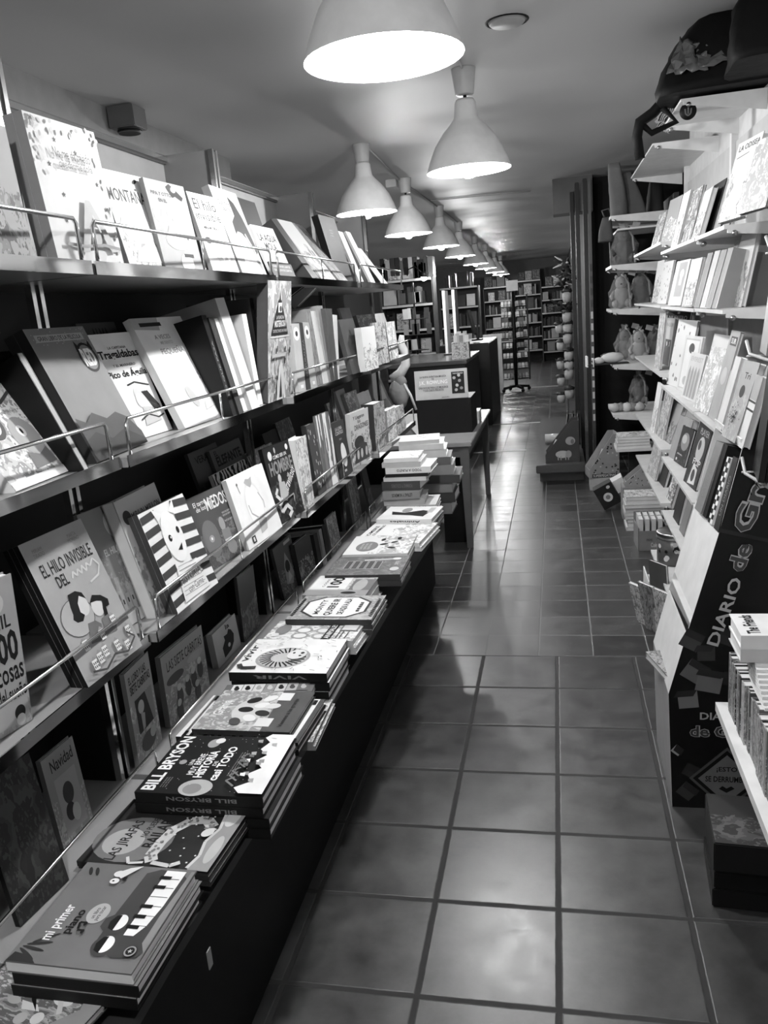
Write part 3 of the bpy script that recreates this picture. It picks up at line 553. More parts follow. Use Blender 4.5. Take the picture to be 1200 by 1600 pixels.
def h_mapt(a, s): a.text('NOMBRE', .2, .86, .8, .92, .02); a.text('DE LOS ANIMALES', .15, .78, .85, .83, .05); a.ell(.3, .3, .08, .2, .35)
def h_animal(a, s): a.poly([(.2,.2),(.3,.45),(.35,.8),(.6,.86),(.5,.6),(.7,.3),(.6,.15)], .02); a.ell(.7, .6, .18, .09, .3); a.rect(.5, .1, .9, .2, .5)
def h_odisea(a, s):
    a.text('LA ODISEA', .1, .88, .95, .95, .01, .01); a.line([(.1,.8),(.6,.82)], .002, .1); a.ell(.5, .3, .3, .16, .6); a.ell(.6, .52, .2, .1, .65); a.poly([(.1,.05),(.8,.05),(.6,.25),(.2,.22)], .5)
def h_panel(a, s): a.rect(.3, .2, .85, .95, .3); a.ell(.6, .7, .14, .1, .7); a.rect(.5, .45, .68, .68, .7)
def h_panel2(a, s): a.text('MI ALBUM', .1, .85, .9, .92, .3); a.rect(.25, .02, .9, .62, .12); a.text('MI', .4, .5, .75, .58, .8); a.ell(.6, .55, .1, .05, .05)
def h_nuestro(a, s): a.text('NUESTRO', .1, .82, .9, .9, .4); a.ell(.5, .95, .06, .02, .6)
def h_flowerframe(a, s): a.rect(.08, .05, .92, .95, .45); a.rect(.12, .07, .88, .92, .7); a.ell(.5, .78, .16, .09, .08); a.ell(.4, .2, .14, .08, .4)
def h_pencils(a, s):
    a.text('EVEREST', .1, .82, .9, .92, .4)
    for k in range(4): a.poly([(.12+.2*k,.05),(.26+.2*k,.05),(.26+.2*k,.6),(.19+.2*k,.72),(.12+.2*k,.6)], .3)
def h_sur(a, s): a.rect(.2, .84, .9, .94, .02); a.text('SUR', .3, .86, .8, .92, .8); a.ell(.5, .5, .3, .1, .5)
def h_planet(a, s): a.ell(.55, .62, .34, .24, .25); a.ell(.45, .68, .2, .12, .5); a.text('planeta', .15, .22, .6, .28, .7); a.ell(.2, .1, .06, .04, .7)
def h_ball(a, s): a.text('PLAYER', .25, .82, .9, .92, .4); a.ell(.55, .6, .26, .2, .5); a.ell(.45, .66, .1, .08, .1); a.text('FLIP', .3, .34, .85, .44, .7); a.poly([(.3,.02),(.8,.06),(.75,.3),(.4,.36)], .7); a.ell(.55, .18, .12, .1, .1)
def h_tri(a, s):
    a.text('Tri', .3, .78, .7, .86, .03); a.ell(.45, .62, .16, .08, .01); rnd = random.Random(9)
    for i in range(60): a.ell(rnd.gauss(.45, .12), rnd.gauss(.3, .07), .02, .012, .02, rnd.random()*3, 6)
def h_bands(a, s): a.rect(0, .62, 1, .65, .01); a.rect(0, .5, 1, .53, .01); a.rect(0, .66, 1, 1, .3)
HERO = {k[2:]: v for k, v in globals().items() if k.startswith('h_')}
def h_pink(a, s):
    a.text('The Friends', .08, .78, .92, .92, .02, .03)
    for u, v in ((.25,.5),(.5,.56),(.75,.5),(.38,.36),(.62,.38)): a.ell(u, v, .1, .07, .02); a.ell(u, v-.06, .07, .06, .7); a.ell(u, v-.2, .08, .06, .35)
HERO['pink'] = h_pink
# ---------------------------------------------------------------- where each book stands: origin, bearing, width, height, lean, roll
BOOKS = [
('face', 'pale picture book with a grey figure, nearest on the top left shelf', (-0.851, 1.145, 1.7, 86.38, 0.109, 0.21, 3.153, 0.0), 0.012, 1, {'base': 0.302, 'art': 'scene', 'ink': 0.09, 'seed': 1}),
('face', 'large white picture book with small dark stars, tallest on the top left shelf', (-0.836, 1.308, 1.7, 86.463, 0.201, 0.247, 4.971, 0.0), 0.02, 2, {'base': 0.576, 'hero': 'stars', 'spine': 0.18, 'seed': 2, 'ink': 0.05}),
('face', 'white picture book titled MONTAÑA behind the rail of the top left shelf', (-0.89, 1.659, 1.7, 85.484, 0.167, 0.221, 11.449, 0.0), 0.012, 1, {'base': 0.576, 'art': 'scene', 'ink': 0.21, 'hero': 'montana', 'seed': 3}),
('face', 'grey picture book titled CAMPO with a pale rabbit, top left shelf', (-0.875, 1.794, 1.7, 85.851, 0.182, 0.213, 7.289, 0.0), 0.012, 1, {'base': 0.252, 'hero': 'campo', 'seed': 4, 'ink': 0.05}),
('face', 'white picture book with handwritten title El hilo, top left shelf', (-0.846, 2.001, 1.7, 86.611, 0.155, 0.211, 13.284, 0.0), 0.012, 1, {'base': 0.576, 'hero': 'elhil', 'seed': 5, 'ink': 0.05}),
('face', 'grey hardback of a girl with long dark hair, top left shelf', (-0.833, 2.169, 1.7, 90.749, 0.204, 0.252, 15.862, 0.0), 0.022, 1, {'base': 0.288, 'hero': 'quemepasa', 'art': 'scene', 'ink': 0.25, 'seed': 6}),
('face', 'dark book just behind the long-haired girl book, top left shelf', (-0.934, 2.524, 1.7, 90.481, 0.275, 0.281, 13.527, 0.0), 0.012, 1, {'base': 0.036, 'seed': 7, 'ink': 0.05}),
('face', 'small white book titled LA AGUA MOLA, top left shelf', (-0.854, 2.492, 1.7, 87.649, 0.189, 0.18, 20.256, 0.0), 0.012, 1, {'base': 0.576, 'hero': 'agua', 'seed': 8, 'ink': 0.05}),
('face', 'pale art-covered book leaning sideways in front of grey books, top left shelf', (-0.824, 2.942, 1.7, 86.575, 0.159, 0.283, 34.504, -0.0), 0.012, 1, {'base': 0.576, 'art': 'scene', 'ink': 0.21, 'seed': 9}),
('face', 'grey book leaning sideways against the divider, top left shelf', (-0.816, 3.151, 1.7, 89.378, 0.138, 0.295, 36.221, 0.0), 0.012, 1, {'base': 0.216, 'art': 'blobs', 'ink': 0.06, 'seed': 10}),
('spine', 'slim dark spine leaning left beside the small white water book', (-0.803, 2.736, 1.7, 89.437, 0.069, 0.237, 29.708, 6.591), 0.15, 1, {'base': 0.05, 'seed': 11}),
('spine', 'slim grey spine leaning left behind the small dark card', (-0.824, 2.93, 1.7, 89.601, 0.069, 0.238, 37.418, 6.584), 0.15, 1, {'base': 0.35, 'seed': 12}),
('face', 'small dark card with two lines of text standing behind the rail', (-0.825, 2.408, 1.7, 88.725, 0.199, 0.05, 17.73, 0.0), 0.006, 1, {'base': 0.086, 'hero': 'lines', 'seed': 13, 'ink': 0.05}),
('face', 'big black book with faint circle at the third divider, top left shelf', (-0.856, 3.283, 1.7, 85.0, 0.192, 0.279, 12.892, 0.0), 0.03, 1, {'base': 0.007, 'hero': 'blackring', 'seed': 14, 'ink': 0.05}),
('face', 'white slim book leaning, next to the big black book', (-0.886, 3.809, 1.7, 89.176, 0.082, 0.268, 19.201, 0.0), 0.012, 1, {'base': 0.576, 'seed': 15, 'ink': 0.05}),
('face', 'white slim book, second from the far end of the top left shelf', (-0.881, 4.044, 1.7, 89.184, 0.091, 0.296, 23.062, 0.0), 0.012, 1, {'base': 0.576, 'seed': 16, 'ink': 0.05}),
('face', 'white slim book lying lowest at the far end of the top left shelf', (-0.866, 4.313, 1.7, 89.761, 0.087, 0.252, 33.704, 0.0), 0.012, 1, {'base': 0.576, 'seed': 17, 'ink': 0.05}),
('face', 'large white board book with cartoon monsters, nearest on the second left shelf', (-0.873, 1.129, 1.335, 93.962, 0.181, 0.198, 31.644, 0.0), 0.03, 1, {'base': 0.8, 'art': 'blobs', 'ink': 0.3, 'seed': 20, 'hero': 'monster'}),
('face', 'black glossy book behind the cartoon monster board book', (-0.983, 1.302, 1.335, 87.956, 0.156, 0.238, 20.758, -0.0), 0.02, 1, {'base': 0.01, 'art': 'blobs', 'ink': 0.04, 'seed': 21}),
('spine', 'thin book with pale page edges between the black book and the grey film book', (-0.852, 1.295, 1.335, 90.328, 0.019, 0.237, 23.064, -0.393), 0.2, 1, {'base': 0.01, 'spine': 0.4, 'seed': 22}),
('face', 'grey film picture book with the big title RED, second left shelf', (-0.871, 1.372, 1.335, 95.084, 0.236, 0.279, 21.291, 0.0), 0.022, 2, {'base': 0.2, 'hero': 'red', 'spine': 0.05, 'seed': 23}),
('face', 'dark book titled ALMA half hidden behind the film picture book', (-1.0, 1.69, 1.335, 90.844, 0.172, 0.276, 13.807, -0.0), 0.012, 1, {'base': 0.1, 'hero': 'alma', 'seed': 24}),
('face', 'white picture book titled Tragaldabas with a pirate girl, second left shelf', (-0.94, 1.628, 1.335, 86.133, 0.181, 0.252, 17.417, -0.0), 0.012, 1, {'base': 0.75, 'hero': 'traga', 'seed': 25}),
('face', 'white picture book titled PEQUEÑA, second left shelf', (-0.89, 1.803, 1.335, 87.773, 0.258, 0.291, 21.737, 0.0), 0.02, 1, {'base': 0.8, 'hero': 'pequena', 'seed': 26}),
('spine', 'black slim spine with white lettering, left of the white spine', (-0.848, 2.005, 1.335, 89.908, 0.029, 0.272, 11.158, -0.29), 0.2, 1, {'base': 0.01, 'seed': 30, 'spt': 'LO QUE PASA'}),
('spine', 'very dark spine just left of the white spine, second left shelf', (-0.844, 2.039, 1.335, 89.741, 0.032, 0.265, 11.209, 0.346), 0.2, 1, {'base': 0.05, 'seed': 31}),
('spine', 'clean white spine with a dark dot, second left shelf', (-0.853, 2.094, 1.335, 89.831, 0.032, 0.261, 10.961, 0.569), 0.2, 1, {'base': 0.8, 'seed': 32}),
('spine', 'tall wide pale spine standing above its neighbours, second left shelf', (-0.839, 2.122, 1.335, 88.727, 0.061, 0.316, 11.44, 2.009), 0.22, 1, {'base': 0.55, 'seed': 33}),
('spine', 'thin white spine standing alone left of the Paris book', (-0.86, 2.233, 1.335, 89.945, 0.035, 0.264, 3.964, -0.176), 0.2, 1, {'base': 0.8, 'seed': 34}),
('spine', 'slim dark ring-bound spine beside the Paris book', (-0.866, 2.3, 1.335, 90.386, 0.035, 0.307, 1.301, 1.087), 0.2, 1, {'base': 0.1, 'seed': 35}),
('face', 'tall grey detective book with a pointed tower on its cover, second left shelf', (-0.847, 2.277, 1.335, 88.238, 0.197, 0.354, -7.317, -0.0), 0.035, 1, {'base': 0.22, 'hero': 'paris', 'art': 'blobs', 'ink': 0.5, 'spine': 0.1, 'seed': 36}),
('spine', 'pale spine with a white disc, right against the tower book', (-0.839, 2.558, 1.335, 89.785, 0.081, 0.224, 0.562, -1.381), 0.2, 1, {'base': 0.5, 'disc': 1, 'seed': 37}),
('spine', 'dark spine between the two pale disc spines', (-0.835, 2.636, 1.335, 89.693, 0.044, 0.226, 2.142, -3.151), 0.2, 1, {'base': 0.05, 'seed': 38, 'spt': 'NATURALEZA'}),
('spine', 'pale spine with a white disc, second of the pair', (-0.835, 2.687, 1.335, 89.382, 0.07, 0.225, 2.459, -2.358), 0.2, 1, {'base': 0.45, 'disc': 1, 'seed': 39}),
('spine', 'grey mottled tall spine right of the disc spines', (-0.835, 2.778, 1.335, 89.702, 0.06, 0.269, 4.232, -0.362), 0.2, 1, {'base': 0.25, 'seed': 40, 'art': 'blobs', 'ink': 0.1}),
('spine', 'light spine with faint lettering, second left shelf', (-0.83, 2.834, 1.335, 89.427, 0.057, 0.261, 5.074, -0.228), 0.2, 1, {'base': 0.65, 'seed': 41}),
('spine', 'grey narrow spine taller than the light spine beside it', (-0.829, 2.89, 1.335, 89.703, 0.065, 0.278, 2.96, -0.419), 0.2, 1, {'base': 0.3, 'seed': 42}),
('spine', 'wide dark spine with pale right edge, second left shelf', (-0.825, 2.922, 1.335, 88.951, 0.085, 0.266, -0.097, -1.225), 0.2, 1, {'base': 0.12, 'seed': 43}),
('spine', 'narrow white spine left of the dark grey cover', (-0.83, 2.998, 1.335, 89.53, 0.052, 0.242, -2.564, -3.385), 0.2, 1, {'base': 0.8, 'seed': 44}),
('face', 'dark grey book with a tiny bird emblem, leaning by the third upright', (-0.812, 3.194, 1.335, 86.107, 0.193, 0.224, 9.923, -0.0), 0.02, 1, {'base': 0.09, 'hero': 'bird', 'seed': 45}),
('face', 'grey book peeping above the dark bird emblem book', (-0.98, 3.966, 1.335, 89.621, 0.204, 0.281, 13.567, 0.0), 0.012, 1, {'base': 0.3, 'seed': 46}),
('face', 'white small book in front of the dark boxes at the far end, second left shelf', (-0.78, 3.3, 1.335, 85.657, 0.192, 0.181, 1.836, -0.0), 0.03, 1, {'base': 0.8, 'art': 'scene', 'ink': 0.3, 'seed': 47}),
('face', 'grey figure-patterned book beside the white small book, far end', (-0.799, 3.619, 1.335, 86.776, 0.215, 0.192, 2.243, -0.0), 0.012, 1, {'base': 0.4, 'art': 'blobs', 'ink': 0.12, 'seed': 48}),
('face', 'mottled grey book last in the row at the far end, second left shelf', (-0.808, 3.964, 1.335, 88.963, 0.21, 0.186, 2.7, -0.0), 0.012, 1, {'base': 0.3, 'art': 'blobs', 'ink': 0.6, 'seed': 49}),
('face', 'dark box set behind the white small book at the far end', (-0.969, 4.219, 1.335, 85.049, 0.281, 0.238, 13.782, 0.0), 0.05, 1, {'base': 0.2, 'seed': 50, 'art': 'blobs', 'ink': 0.5}),
('face', 'white book top rising behind the grey figure-patterned book', (-0.98, 4.772, 1.335, 88.902, 0.217, 0.238, 14.244, -0.0), 0.012, 1, {'base': 0.8, 'seed': 51}),
('face', 'grey storybook with curly title, nearest on the third left shelf', (-0.889, 0.985, 0.96, 78.892, 0.076, 0.259, -4.328, -0.0), 0.02, 1, {'base': 0.35, 'hero': 'sueno', 'art': 'scene', 'ink': 0.25, 'seed': 60}),
('face', 'grey picture book titled EL HILO INVISIBLE with two dark-haired figures', (-0.842, 1.176, 0.96, 87.586, 0.184, 0.282, 18.398, -0.0), 0.012, 3, {'base': 0.36, 'hero': 'hilo', 'spine': 0.01, 'seed': 61}),
('face', 'grey picture book with a pale moon and houses behind the two figures book', (-0.922, 1.425, 0.96, 83.36, 0.13, 0.263, 12.158, -0.0), 0.012, 1, {'base': 0.2, 'hero': 'moon', 'art': 'scene', 'ink': 0.35, 'seed': 62}),
('face', 'pale hardback with thick white edge, behind the striped zebra book', (-0.875, 1.509, 0.96, 92.465, 0.201, 0.271, 12.806, 0.0), 0.03, 1, {'base': 0.45, 'spine': 0.8, 'art': 'scene', 'ink': 0.2, 'seed': 63, 'hero': 'miri'}),
('face', 'black and white striped picture book with a white animal face', (-0.839, 1.532, 0.96, 87.698, 0.205, 0.236, 15.094, 0.0), 0.014, 2, {'base': 0.8, 'hero': 'zebra', 'seed': 64, 'spine': 0.1}),
('face', 'dark picture book titled MIEDOS, third left shelf', (-0.887, 1.821, 0.96, 83.434, 0.197, 0.195, 13.603, -0.0), 0.012, 1, {'base': 0.06, 'hero': 'miedos', 'art': 'scene', 'ink': 0.14, 'seed': 65}),
('face', 'white picture book with a pale bear, third left shelf', (-0.851, 2.003, 0.96, 86.349, 0.241, 0.205, 12.233, 0.0), 0.016, 1, {'base': 0.8, 'hero': 'bear', 'seed': 66}),
('face', 'dark book titled EL ELEFANTE in the back row, third left shelf', (-1.016, 2.308, 0.96, 90.989, 0.26, 0.241, 13.307, 0.0), 0.012, 1, {'base': 0.12, 'hero': 'elefante', 'art': 'scene', 'ink': 0.05, 'seed': 67}),
('face', 'dark book with faint title in the back row left of the elephant title', (-1.028, 2.191, 0.96, 90.667, 0.217, 0.255, 13.689, 0.0), 0.012, 1, {'base': 0.09, 'hero': 'verano', 'art': 'scene', 'ink': 0.04, 'seed': 68}),
('face', 'black and white tiger-striped cover peeping behind the bear book', (-0.967, 2.17, 0.96, 89.49, 0.27, 0.188, 13.43, 0.0), 0.012, 1, {'base': 0.8, 'art': 'lines', 'ink': 0.01, 'seed': 69}),
('face', 'grey textured book in the back row above the man title book', (-0.995, 2.54, 0.96, 89.141, 0.225, 0.187, 13.367, 0.0), 0.03, 1, {'base': 0.35, 'art': 'blobs', 'ink': 0.7, 'seed': 70}),
('face', 'very dark book in the back row near the second upright, third left shelf', (-1.045, 2.836, 0.96, 91.656, 0.164, 0.207, 13.518, 0.0), 0.012, 1, {'base': 0.05, 'seed': 71}),
('face', 'dark book with a pale arc in the back row, third left shelf', (-1.045, 3.001, 0.96, 90.8, 0.189, 0.226, 13.484, 0.0), 0.012, 1, {'base': 0.08, 'art': 'blobs', 'ink': 0.2, 'seed': 72}),
('face', 'black picture book titled COMO SER UN HOMBRE', (-0.85, 2.261, 0.96, 82.467, 0.183, 0.24, 7.417, -0.0), 0.014, 1, {'base': 0.01, 'hero': 'hombre', 'art': 'scene', 'ink': 0.06, 'seed': 73}),
('face', 'white thick-spined small book right of the man title book', (-0.828, 2.444, 0.96, 88.803, 0.111, 0.233, 1.216, -0.0), 0.04, 1, {'base': 0.7, 'art': 'blobs', 'ink': 0.3, 'spine': 0.8, 'seed': 74}),
('face', 'dark book with an all-over white flower pattern, third left shelf', (-0.837, 2.648, 0.96, 87.336, 0.087, 0.251, 4.853, -0.0), 0.02, 1, {'base': 0.05, 'art': 'flowers', 'ink': 0.7, 'seed': 75}),
('face', 'grey book with a broad white streak, third left shelf', (-0.835, 2.749, 0.96, 84.97, 0.133, 0.27, 3.407, -0.0), 0.012, 1, {'base': 0.2, 'art': 'streak', 'ink': 0.8, 'seed': 76}),
('face', 'dark grey book titled LA LUNA CONTIGO with a white oval', (-0.826, 2.918, 0.96, 84.913, 0.143, 0.216, 5.737, -0.0), 0.02, 1, {'base': 0.06, 'hero': 'luna', 'seed': 77}),
('face', 'grey-topped book behind the moon title book', (-0.999, 3.595, 0.96, 89.393, 0.139, 0.226, 13.954, -0.0), 0.012, 1, {'base': 0.3, 'art': 'blobs', 'ink': 0.6, 'seed': 78}),
('face', 'tall pale narrow book in the back row, third left shelf', (-0.997, 3.793, 0.96, 90.36, 0.169, 0.262, 13.811, -0.0), 0.02, 1, {'base': 0.45, 'seed': 79}),
('face', 'mottled grey book behind the dragon title book', (-0.977, 3.847, 0.96, 86.755, 0.208, 0.241, 13.571, -0.0), 0.02, 1, {'base': 0.3, 'art': 'blobs', 'ink': 0.7, 'seed': 80}),
('face', 'plain white book top behind the dragon title book', (-0.956, 3.997, 0.96, 87.682, 0.234, 0.219, 13.366, -0.0), 0.03, 1, {'base': 0.8, 'seed': 81}),
('face', 'white picture book titled Y LLEGARON LOS DRAGONES', (-0.828, 3.125, 0.96, 83.2, 0.222, 0.222, -1.161, -0.0), 0.02, 1, {'base': 0.6, 'hero': 'dragon', 'art': 'scene', 'ink': 0.2, 'seed': 82}),
('face', 'dark boxed set with two pale tops, third left shelf', (-0.819, 3.528, 0.96, 83.589, 0.155, 0.211, -1.192, -0.0), 0.06, 1, {'base': 0.35, 'art': 'blobs', 'ink': 0.1, 'spine': 0.08, 'seed': 83}),
('face', 'grey mottled small book, second from the far end of the third left shelf', (-0.805, 3.753, 0.96, 85.658, 0.157, 0.15, -0.306, -0.0), 0.04, 1, {'base': 0.3, 'art': 'blobs', 'ink': 0.7, 'seed': 84}),
('face', 'pale blocky small book at the far end of the third left shelf', (-0.804, 3.989, 0.96, 85.451, 0.164, 0.134, 2.77, -0.0), 0.05, 1, {'base': 0.4, 'art': 'blobs', 'ink': 0.15, 'seed': 85}),
('face', 'black picture book with a dim drawing, nearest on the low inner shelf', (-0.93, 0.993, 0.6, 82.095, 0.121, 0.263, 6.917, -0.0), 0.012, 1, {'base': 0.02, 'art': 'blobs', 'ink': 0.05, 'seed': 90}),
('face', 'grey picture book titled Navidad on the low inner shelf', (-0.975, 1.191, 0.6, 86.847, 0.098, 0.194, 3.562, -0.0), 0.012, 1, {'base': 0.2, 'hero': 'navidad', 'art': 'scene', 'ink': 0.35, 'seed': 91}),
('face', 'grey book titled LOBO Y LAS CABRITAS on the low inner shelf', (-0.968, 1.483, 0.6, 93.716, 0.126, 0.234, -0.151, -0.0), 0.012, 1, {'base': 0.25, 'hero': 'lobo', 'art': 'scene', 'ink': 0.45, 'seed': 92}),
('face', 'grey book titled LAS SIETE CABRITAS on the low inner shelf', (-0.979, 1.662, 0.6, 86.434, 0.213, 0.191, -0.432, -0.0), 0.016, 1, {'base': 0.22, 'hero': 'siete', 'art': 'scene', 'ink': 0.4, 'seed': 93}),
('face', 'small pale book with a dark cow shape on the low inner shelf', (-0.995, 2.004, 0.6, 89.417, 0.17, 0.106, 3.786, -0.0), 0.02, 1, {'base': 0.5, 'hero': 'cow', 'seed': 94}),
('face', 'dark book with dim figures right of the small cow book', (-0.989, 2.193, 0.6, 88.753, 0.132, 0.215, -1.023, -0.0), 0.012, 1, {'base': 0.08, 'art': 'scene', 'ink': 0.2, 'seed': 95}),
('face', 'dark book with a pale woman drawing on the low inner shelf', (-0.981, 2.566, 0.6, 90.154, 0.202, 0.191, 7.033, -0.0), 0.012, 1, {'base': 0.07, 'hero': 'woman', 'art': 'scene', 'ink': 0.2, 'seed': 96}),
('face', 'dark book right of the pale woman drawing, low inner shelf', (-0.962, 2.72, 0.6, 86.762, 0.162, 0.16, 5.218, -0.0), 0.02, 1, {'base': 0.05, 'art': 'scene', 'ink': 0.3, 'seed': 97}),
('face', 'grey mottled book at the far right end of the second low bay', (-0.95, 3.108, 0.6, 89.69, 0.143, 0.152, 4.981, -0.0), 0.012, 1, {'base': 0.2, 'art': 'blobs', 'ink': 0.5, 'seed': 98}),
('face', 'grey patterned book at the near end of the third low bay', (-0.932, 3.458, 0.6, 89.811, 0.149, 0.232, 4.314, -0.0), 0.012, 1, {'base': 0.2, 'art': 'blobs', 'ink': 0.5, 'seed': 99}),
('face', 'dark slim book in the third low bay beside the tall stack', (-0.931, 3.776, 0.6, 88.311, 0.095, 0.219, 8.423, -0.0), 0.012, 1, {'base': 0.15, 'seed': 100, 'art': 'scene', 'ink': 0.4}),
('spine', 'very dark spine in the second low bay, left of two thin spines', (-0.949, 2.907, 0.6, 89.164, 0.058, 0.142, 6.574, -6.717), 0.15, 1, {'base': 0.06, 'seed': 101}),
('spine', 'thin grey spine in the second low bay', (-0.941, 2.956, 0.6, 89.388, 0.035, 0.147, 5.545, -4.072), 0.15, 1, {'base': 0.3, 'seed': 102}),
('spine', 'thin black spine beside the grey mottled book, second low bay', (-0.943, 3.007, 0.6, 89.603, 0.053, 0.15, 4.819, -3.142), 0.15, 1, {'base': 0.03, 'seed': 103}),
('flat', 'grey book of a guitarist with white lettering, lowest at the front of the ledge', (-0.715, 0.784, 0.6, 76.608, 0.087, 0.253), 0.014, 1, {'base': 0.12, 'hero': 'rock', 'art': 'blobs', 'ink': 0.4, 'seed': 110}),
('flat', 'grey board book titled mi primer piano with a piano-key crocodile, top of its pile', (-0.636, 0.86, 0.665, 89.584, 0.224, 0.212), 0.022, 3, {'base': 0.15, 'hero': 'piano', 'spine': 0.8, 'spine2': 0.01, 'seed': 111}),
('flat', 'dark picture book titled LAS JIRAFAS NO PUEDEN BAILAR with a spotted giraffe', (-0.643, 1.132, 0.615, 86.905, 0.199, 0.275), 0.012, 2, {'base': 0.03, 'hero': 'jirafa', 'seed': 112}),
('flat', 'black book with the big white title HISTORIA, top of the pile of four', (-0.594, 1.299, 0.665, 90.201, 0.225, 0.277), 0.024, 4, {'base': 0.01, 'hero': 'bryson', 'spine': 0.01, 'spt': 'BILL BRYSON', 'seed': 113}),
('flat', 'white board book with black piano keys between two piles', (-0.603, 1.547, 0.64, 88.035, 0.207, 0.307), 0.017, 2, {'base': 0.8, 'hero': 'keys', 'spine': 0.01, 'seed': 114}),
('flat', 'grey picture book with farm animals in front of the tiger book', (-0.623, 1.556, 0.66, 89.152, 0.196, 0.244), 0.014, 1, {'base': 0.25, 'hero': 'farm', 'art': 'blobs', 'ink': 0.5, 'seed': 115, 'spine': 0.05}),
('flat', 'mottled dark book sticking out right of the farm animals book', (-0.59, 1.609, 0.606, 92.224, 0.21, 0.145), 0.012, 2, {'base': 0.2, 'art': 'blobs', 'ink': 0.6, 'seed': 116}),
('flat', 'dark book with a row of small animal pictures', (-0.637, 1.776, 0.65, 95.221, 0.051, 0.239), 0.016, 1, {'base': 0.15, 'hero': 'strip', 'seed': 117}),
('flat', 'white picture book with a large striped tiger, top of the pile of four', (-0.607, 1.818, 0.68, 89.941, 0.218, 0.271), 0.026, 4, {'base': 0.8, 'hero': 'tiger', 'spine': 0.01, 'spt': 'VIVIR', 'seed': 118}),
('flat', 'white book with rings and small pictures behind the tiger pile', (-0.595, 2.049, 0.67, 86.981, 0.132, 0.276), 0.022, 2, {'base': 0.7, 'hero': 'rings', 'art': 'blobs', 'ink': 0.3, 'seed': 119, 'spine': 0.7}),
('flat', 'grey book with an eight-sided white title panel, top of the pile of three', (-0.563, 2.158, 0.69, 88.823, 0.205, 0.271), 0.016, 3, {'base': 0.25, 'hero': 'octagon', 'art': 'blobs', 'ink': 0.4, 'spine': 0.08, 'seed': 120}),
('flat', 'grey and white book with the number 100, top of the pile of three', (-0.628, 2.364, 0.69, 88.269, 0.195, 0.217), 0.03, 3, {'base': 0.5, 'hero': 'cien', 'art': 'scene', 'ink': 0.2, 'spine': 0.3, 'seed': 121}),
('flat', 'dark grey book with drawn white letters and a brush, top of a pile of two', (-0.546, 2.54, 0.7, 90.165, 0.204, 0.268), 0.022, 2, {'base': 0.12, 'hero': 'brush', 'art': 'blobs', 'ink': 0.2, 'spine': 0.06, 'seed': 122}),
('flat', 'white book with a grey oval title and small animals', (-0.555, 2.748, 0.71, 91.153, 0.245, 0.247), 0.02, 2, {'base': 0.75, 'hero': 'oval', 'art': 'scene', 'ink': 0.4, 'spine': 0.6, 'seed': 123}),
('flat', 'white atlas-like book with pale drawings hanging over the ledge edge', (-0.54, 2.909, 0.7, 83.645, 0.294, 0.273), 0.018, 2, {'base': 0.8, 'art': 'scene', 'ink': 0.4, 'spine': 0.7, 'seed': 124, 'hero': 'mapt'}),
('flat', 'white book with Animales on its spine and a dark animal on the cover', (-0.531, 3.182, 0.72, 84.319, 0.215, 0.243), 0.022, 1, {'base': 0.8, 'hero': 'animal', 'spine': 0.75, 'seed': 125, 'spt': 'Animales'}),
('face', 'patterned dark book, farthest on the upper white shelf', (0.537, 4.969, 1.79, -86.362, 0.221, 0.182, 15.595, -0.0), 0.012, 1, {'base': 0.2, 'art': 'blobs', 'ink': 0.6, 'seed': 130}),
('face', 'grey book with three pale marks on the upper white shelf', (0.555, 4.67, 1.79, -83.165, 0.238, 0.222, 13.267, -0.0), 0.012, 1, {'base': 0.3, 'art': 'scene', 'ink': 0.7, 'seed': 131}),
('face', 'white narrow cover left of the ring-bound books, upper white shelf', (0.525, 4.052, 1.74, -87.795, 0.165, 0.236, 14.047, -0.0), 0.012, 1, {'base': 0.6, 'art': 'scene', 'ink': 0.16000000000000003, 'seed': 132}),
('face', 'dark picture cover half hidden on the upper white shelf', (0.54, 3.847, 1.74, -88.878, 0.23, 0.22, 13.558, 0.0), 0.012, 1, {'base': 0.12, 'art': 'blobs', 'ink': 0.5, 'seed': 133}),
('face', 'white book with faint letters left of the black folders', (0.545, 3.659, 1.74, -89.678, 0.22, 0.193, 16.282, 0.0), 0.02, 1, {'base': 0.6, 'art': 'scene', 'ink': 0.12, 'seed': 134}),
('face', 'black glossy folder on the upper white shelf', (0.58, 3.632, 1.74, -88.551, 0.223, 0.214, 15.357, 0.0), 0.03, 2, {'base': 0.01, 'seed': 135}),
('face', 'tall white book with the words LA ODISEA at the top right', (0.481, 2.684, 1.74, -82.127, 0.186, 0.222, 15.292, 0.0), 0.02, 1, {'base': 0.6, 'hero': 'odisea', 'art': 'scene', 'ink': 0.22000000000000003, 'seed': 136}),
('face', 'grey picture book with a pale figure overlapping the white title book', (0.485, 2.417, 1.74, -80.069, 0.168, 0.183, 14.554, 0.0), 0.015, 1, {'base': 0.3, 'art': 'blobs', 'ink': 0.6, 'seed': 137}),
('face', 'white patterned cover, farthest on the middle white shelf', (0.576, 5.292, 1.485, -87.039, 0.227, 0.243, 9.201, -0.0), 0.012, 1, {'base': 0.5, 'art': 'scene', 'ink': 0.13999999999999999, 'seed': 140}),
('face', 'white spotted cover, second on the middle white shelf', (0.551, 4.796, 1.485, -86.319, 0.251, 0.221, 10.598, -0.0), 0.012, 1, {'base': 0.5, 'art': 'flowers', 'ink': 0.12, 'seed': 141}),
('face', 'white cover with a grey upright panel on the middle white shelf', (0.521, 4.115, 1.485, -85.046, 0.254, 0.201, 12.477, -0.0), 0.012, 1, {'base': 0.5, 'hero': 'panel', 'seed': 142, 'ink': 0.04000000000000001}),
('face', 'pale cover with blocky faint letters on the middle white shelf', (0.518, 3.659, 1.485, -87.876, 0.212, 0.19, 12.393, -0.0), 0.012, 1, {'base': 0.5, 'art': 'scene', 'ink': 0.18000000000000002, 'seed': 143}),
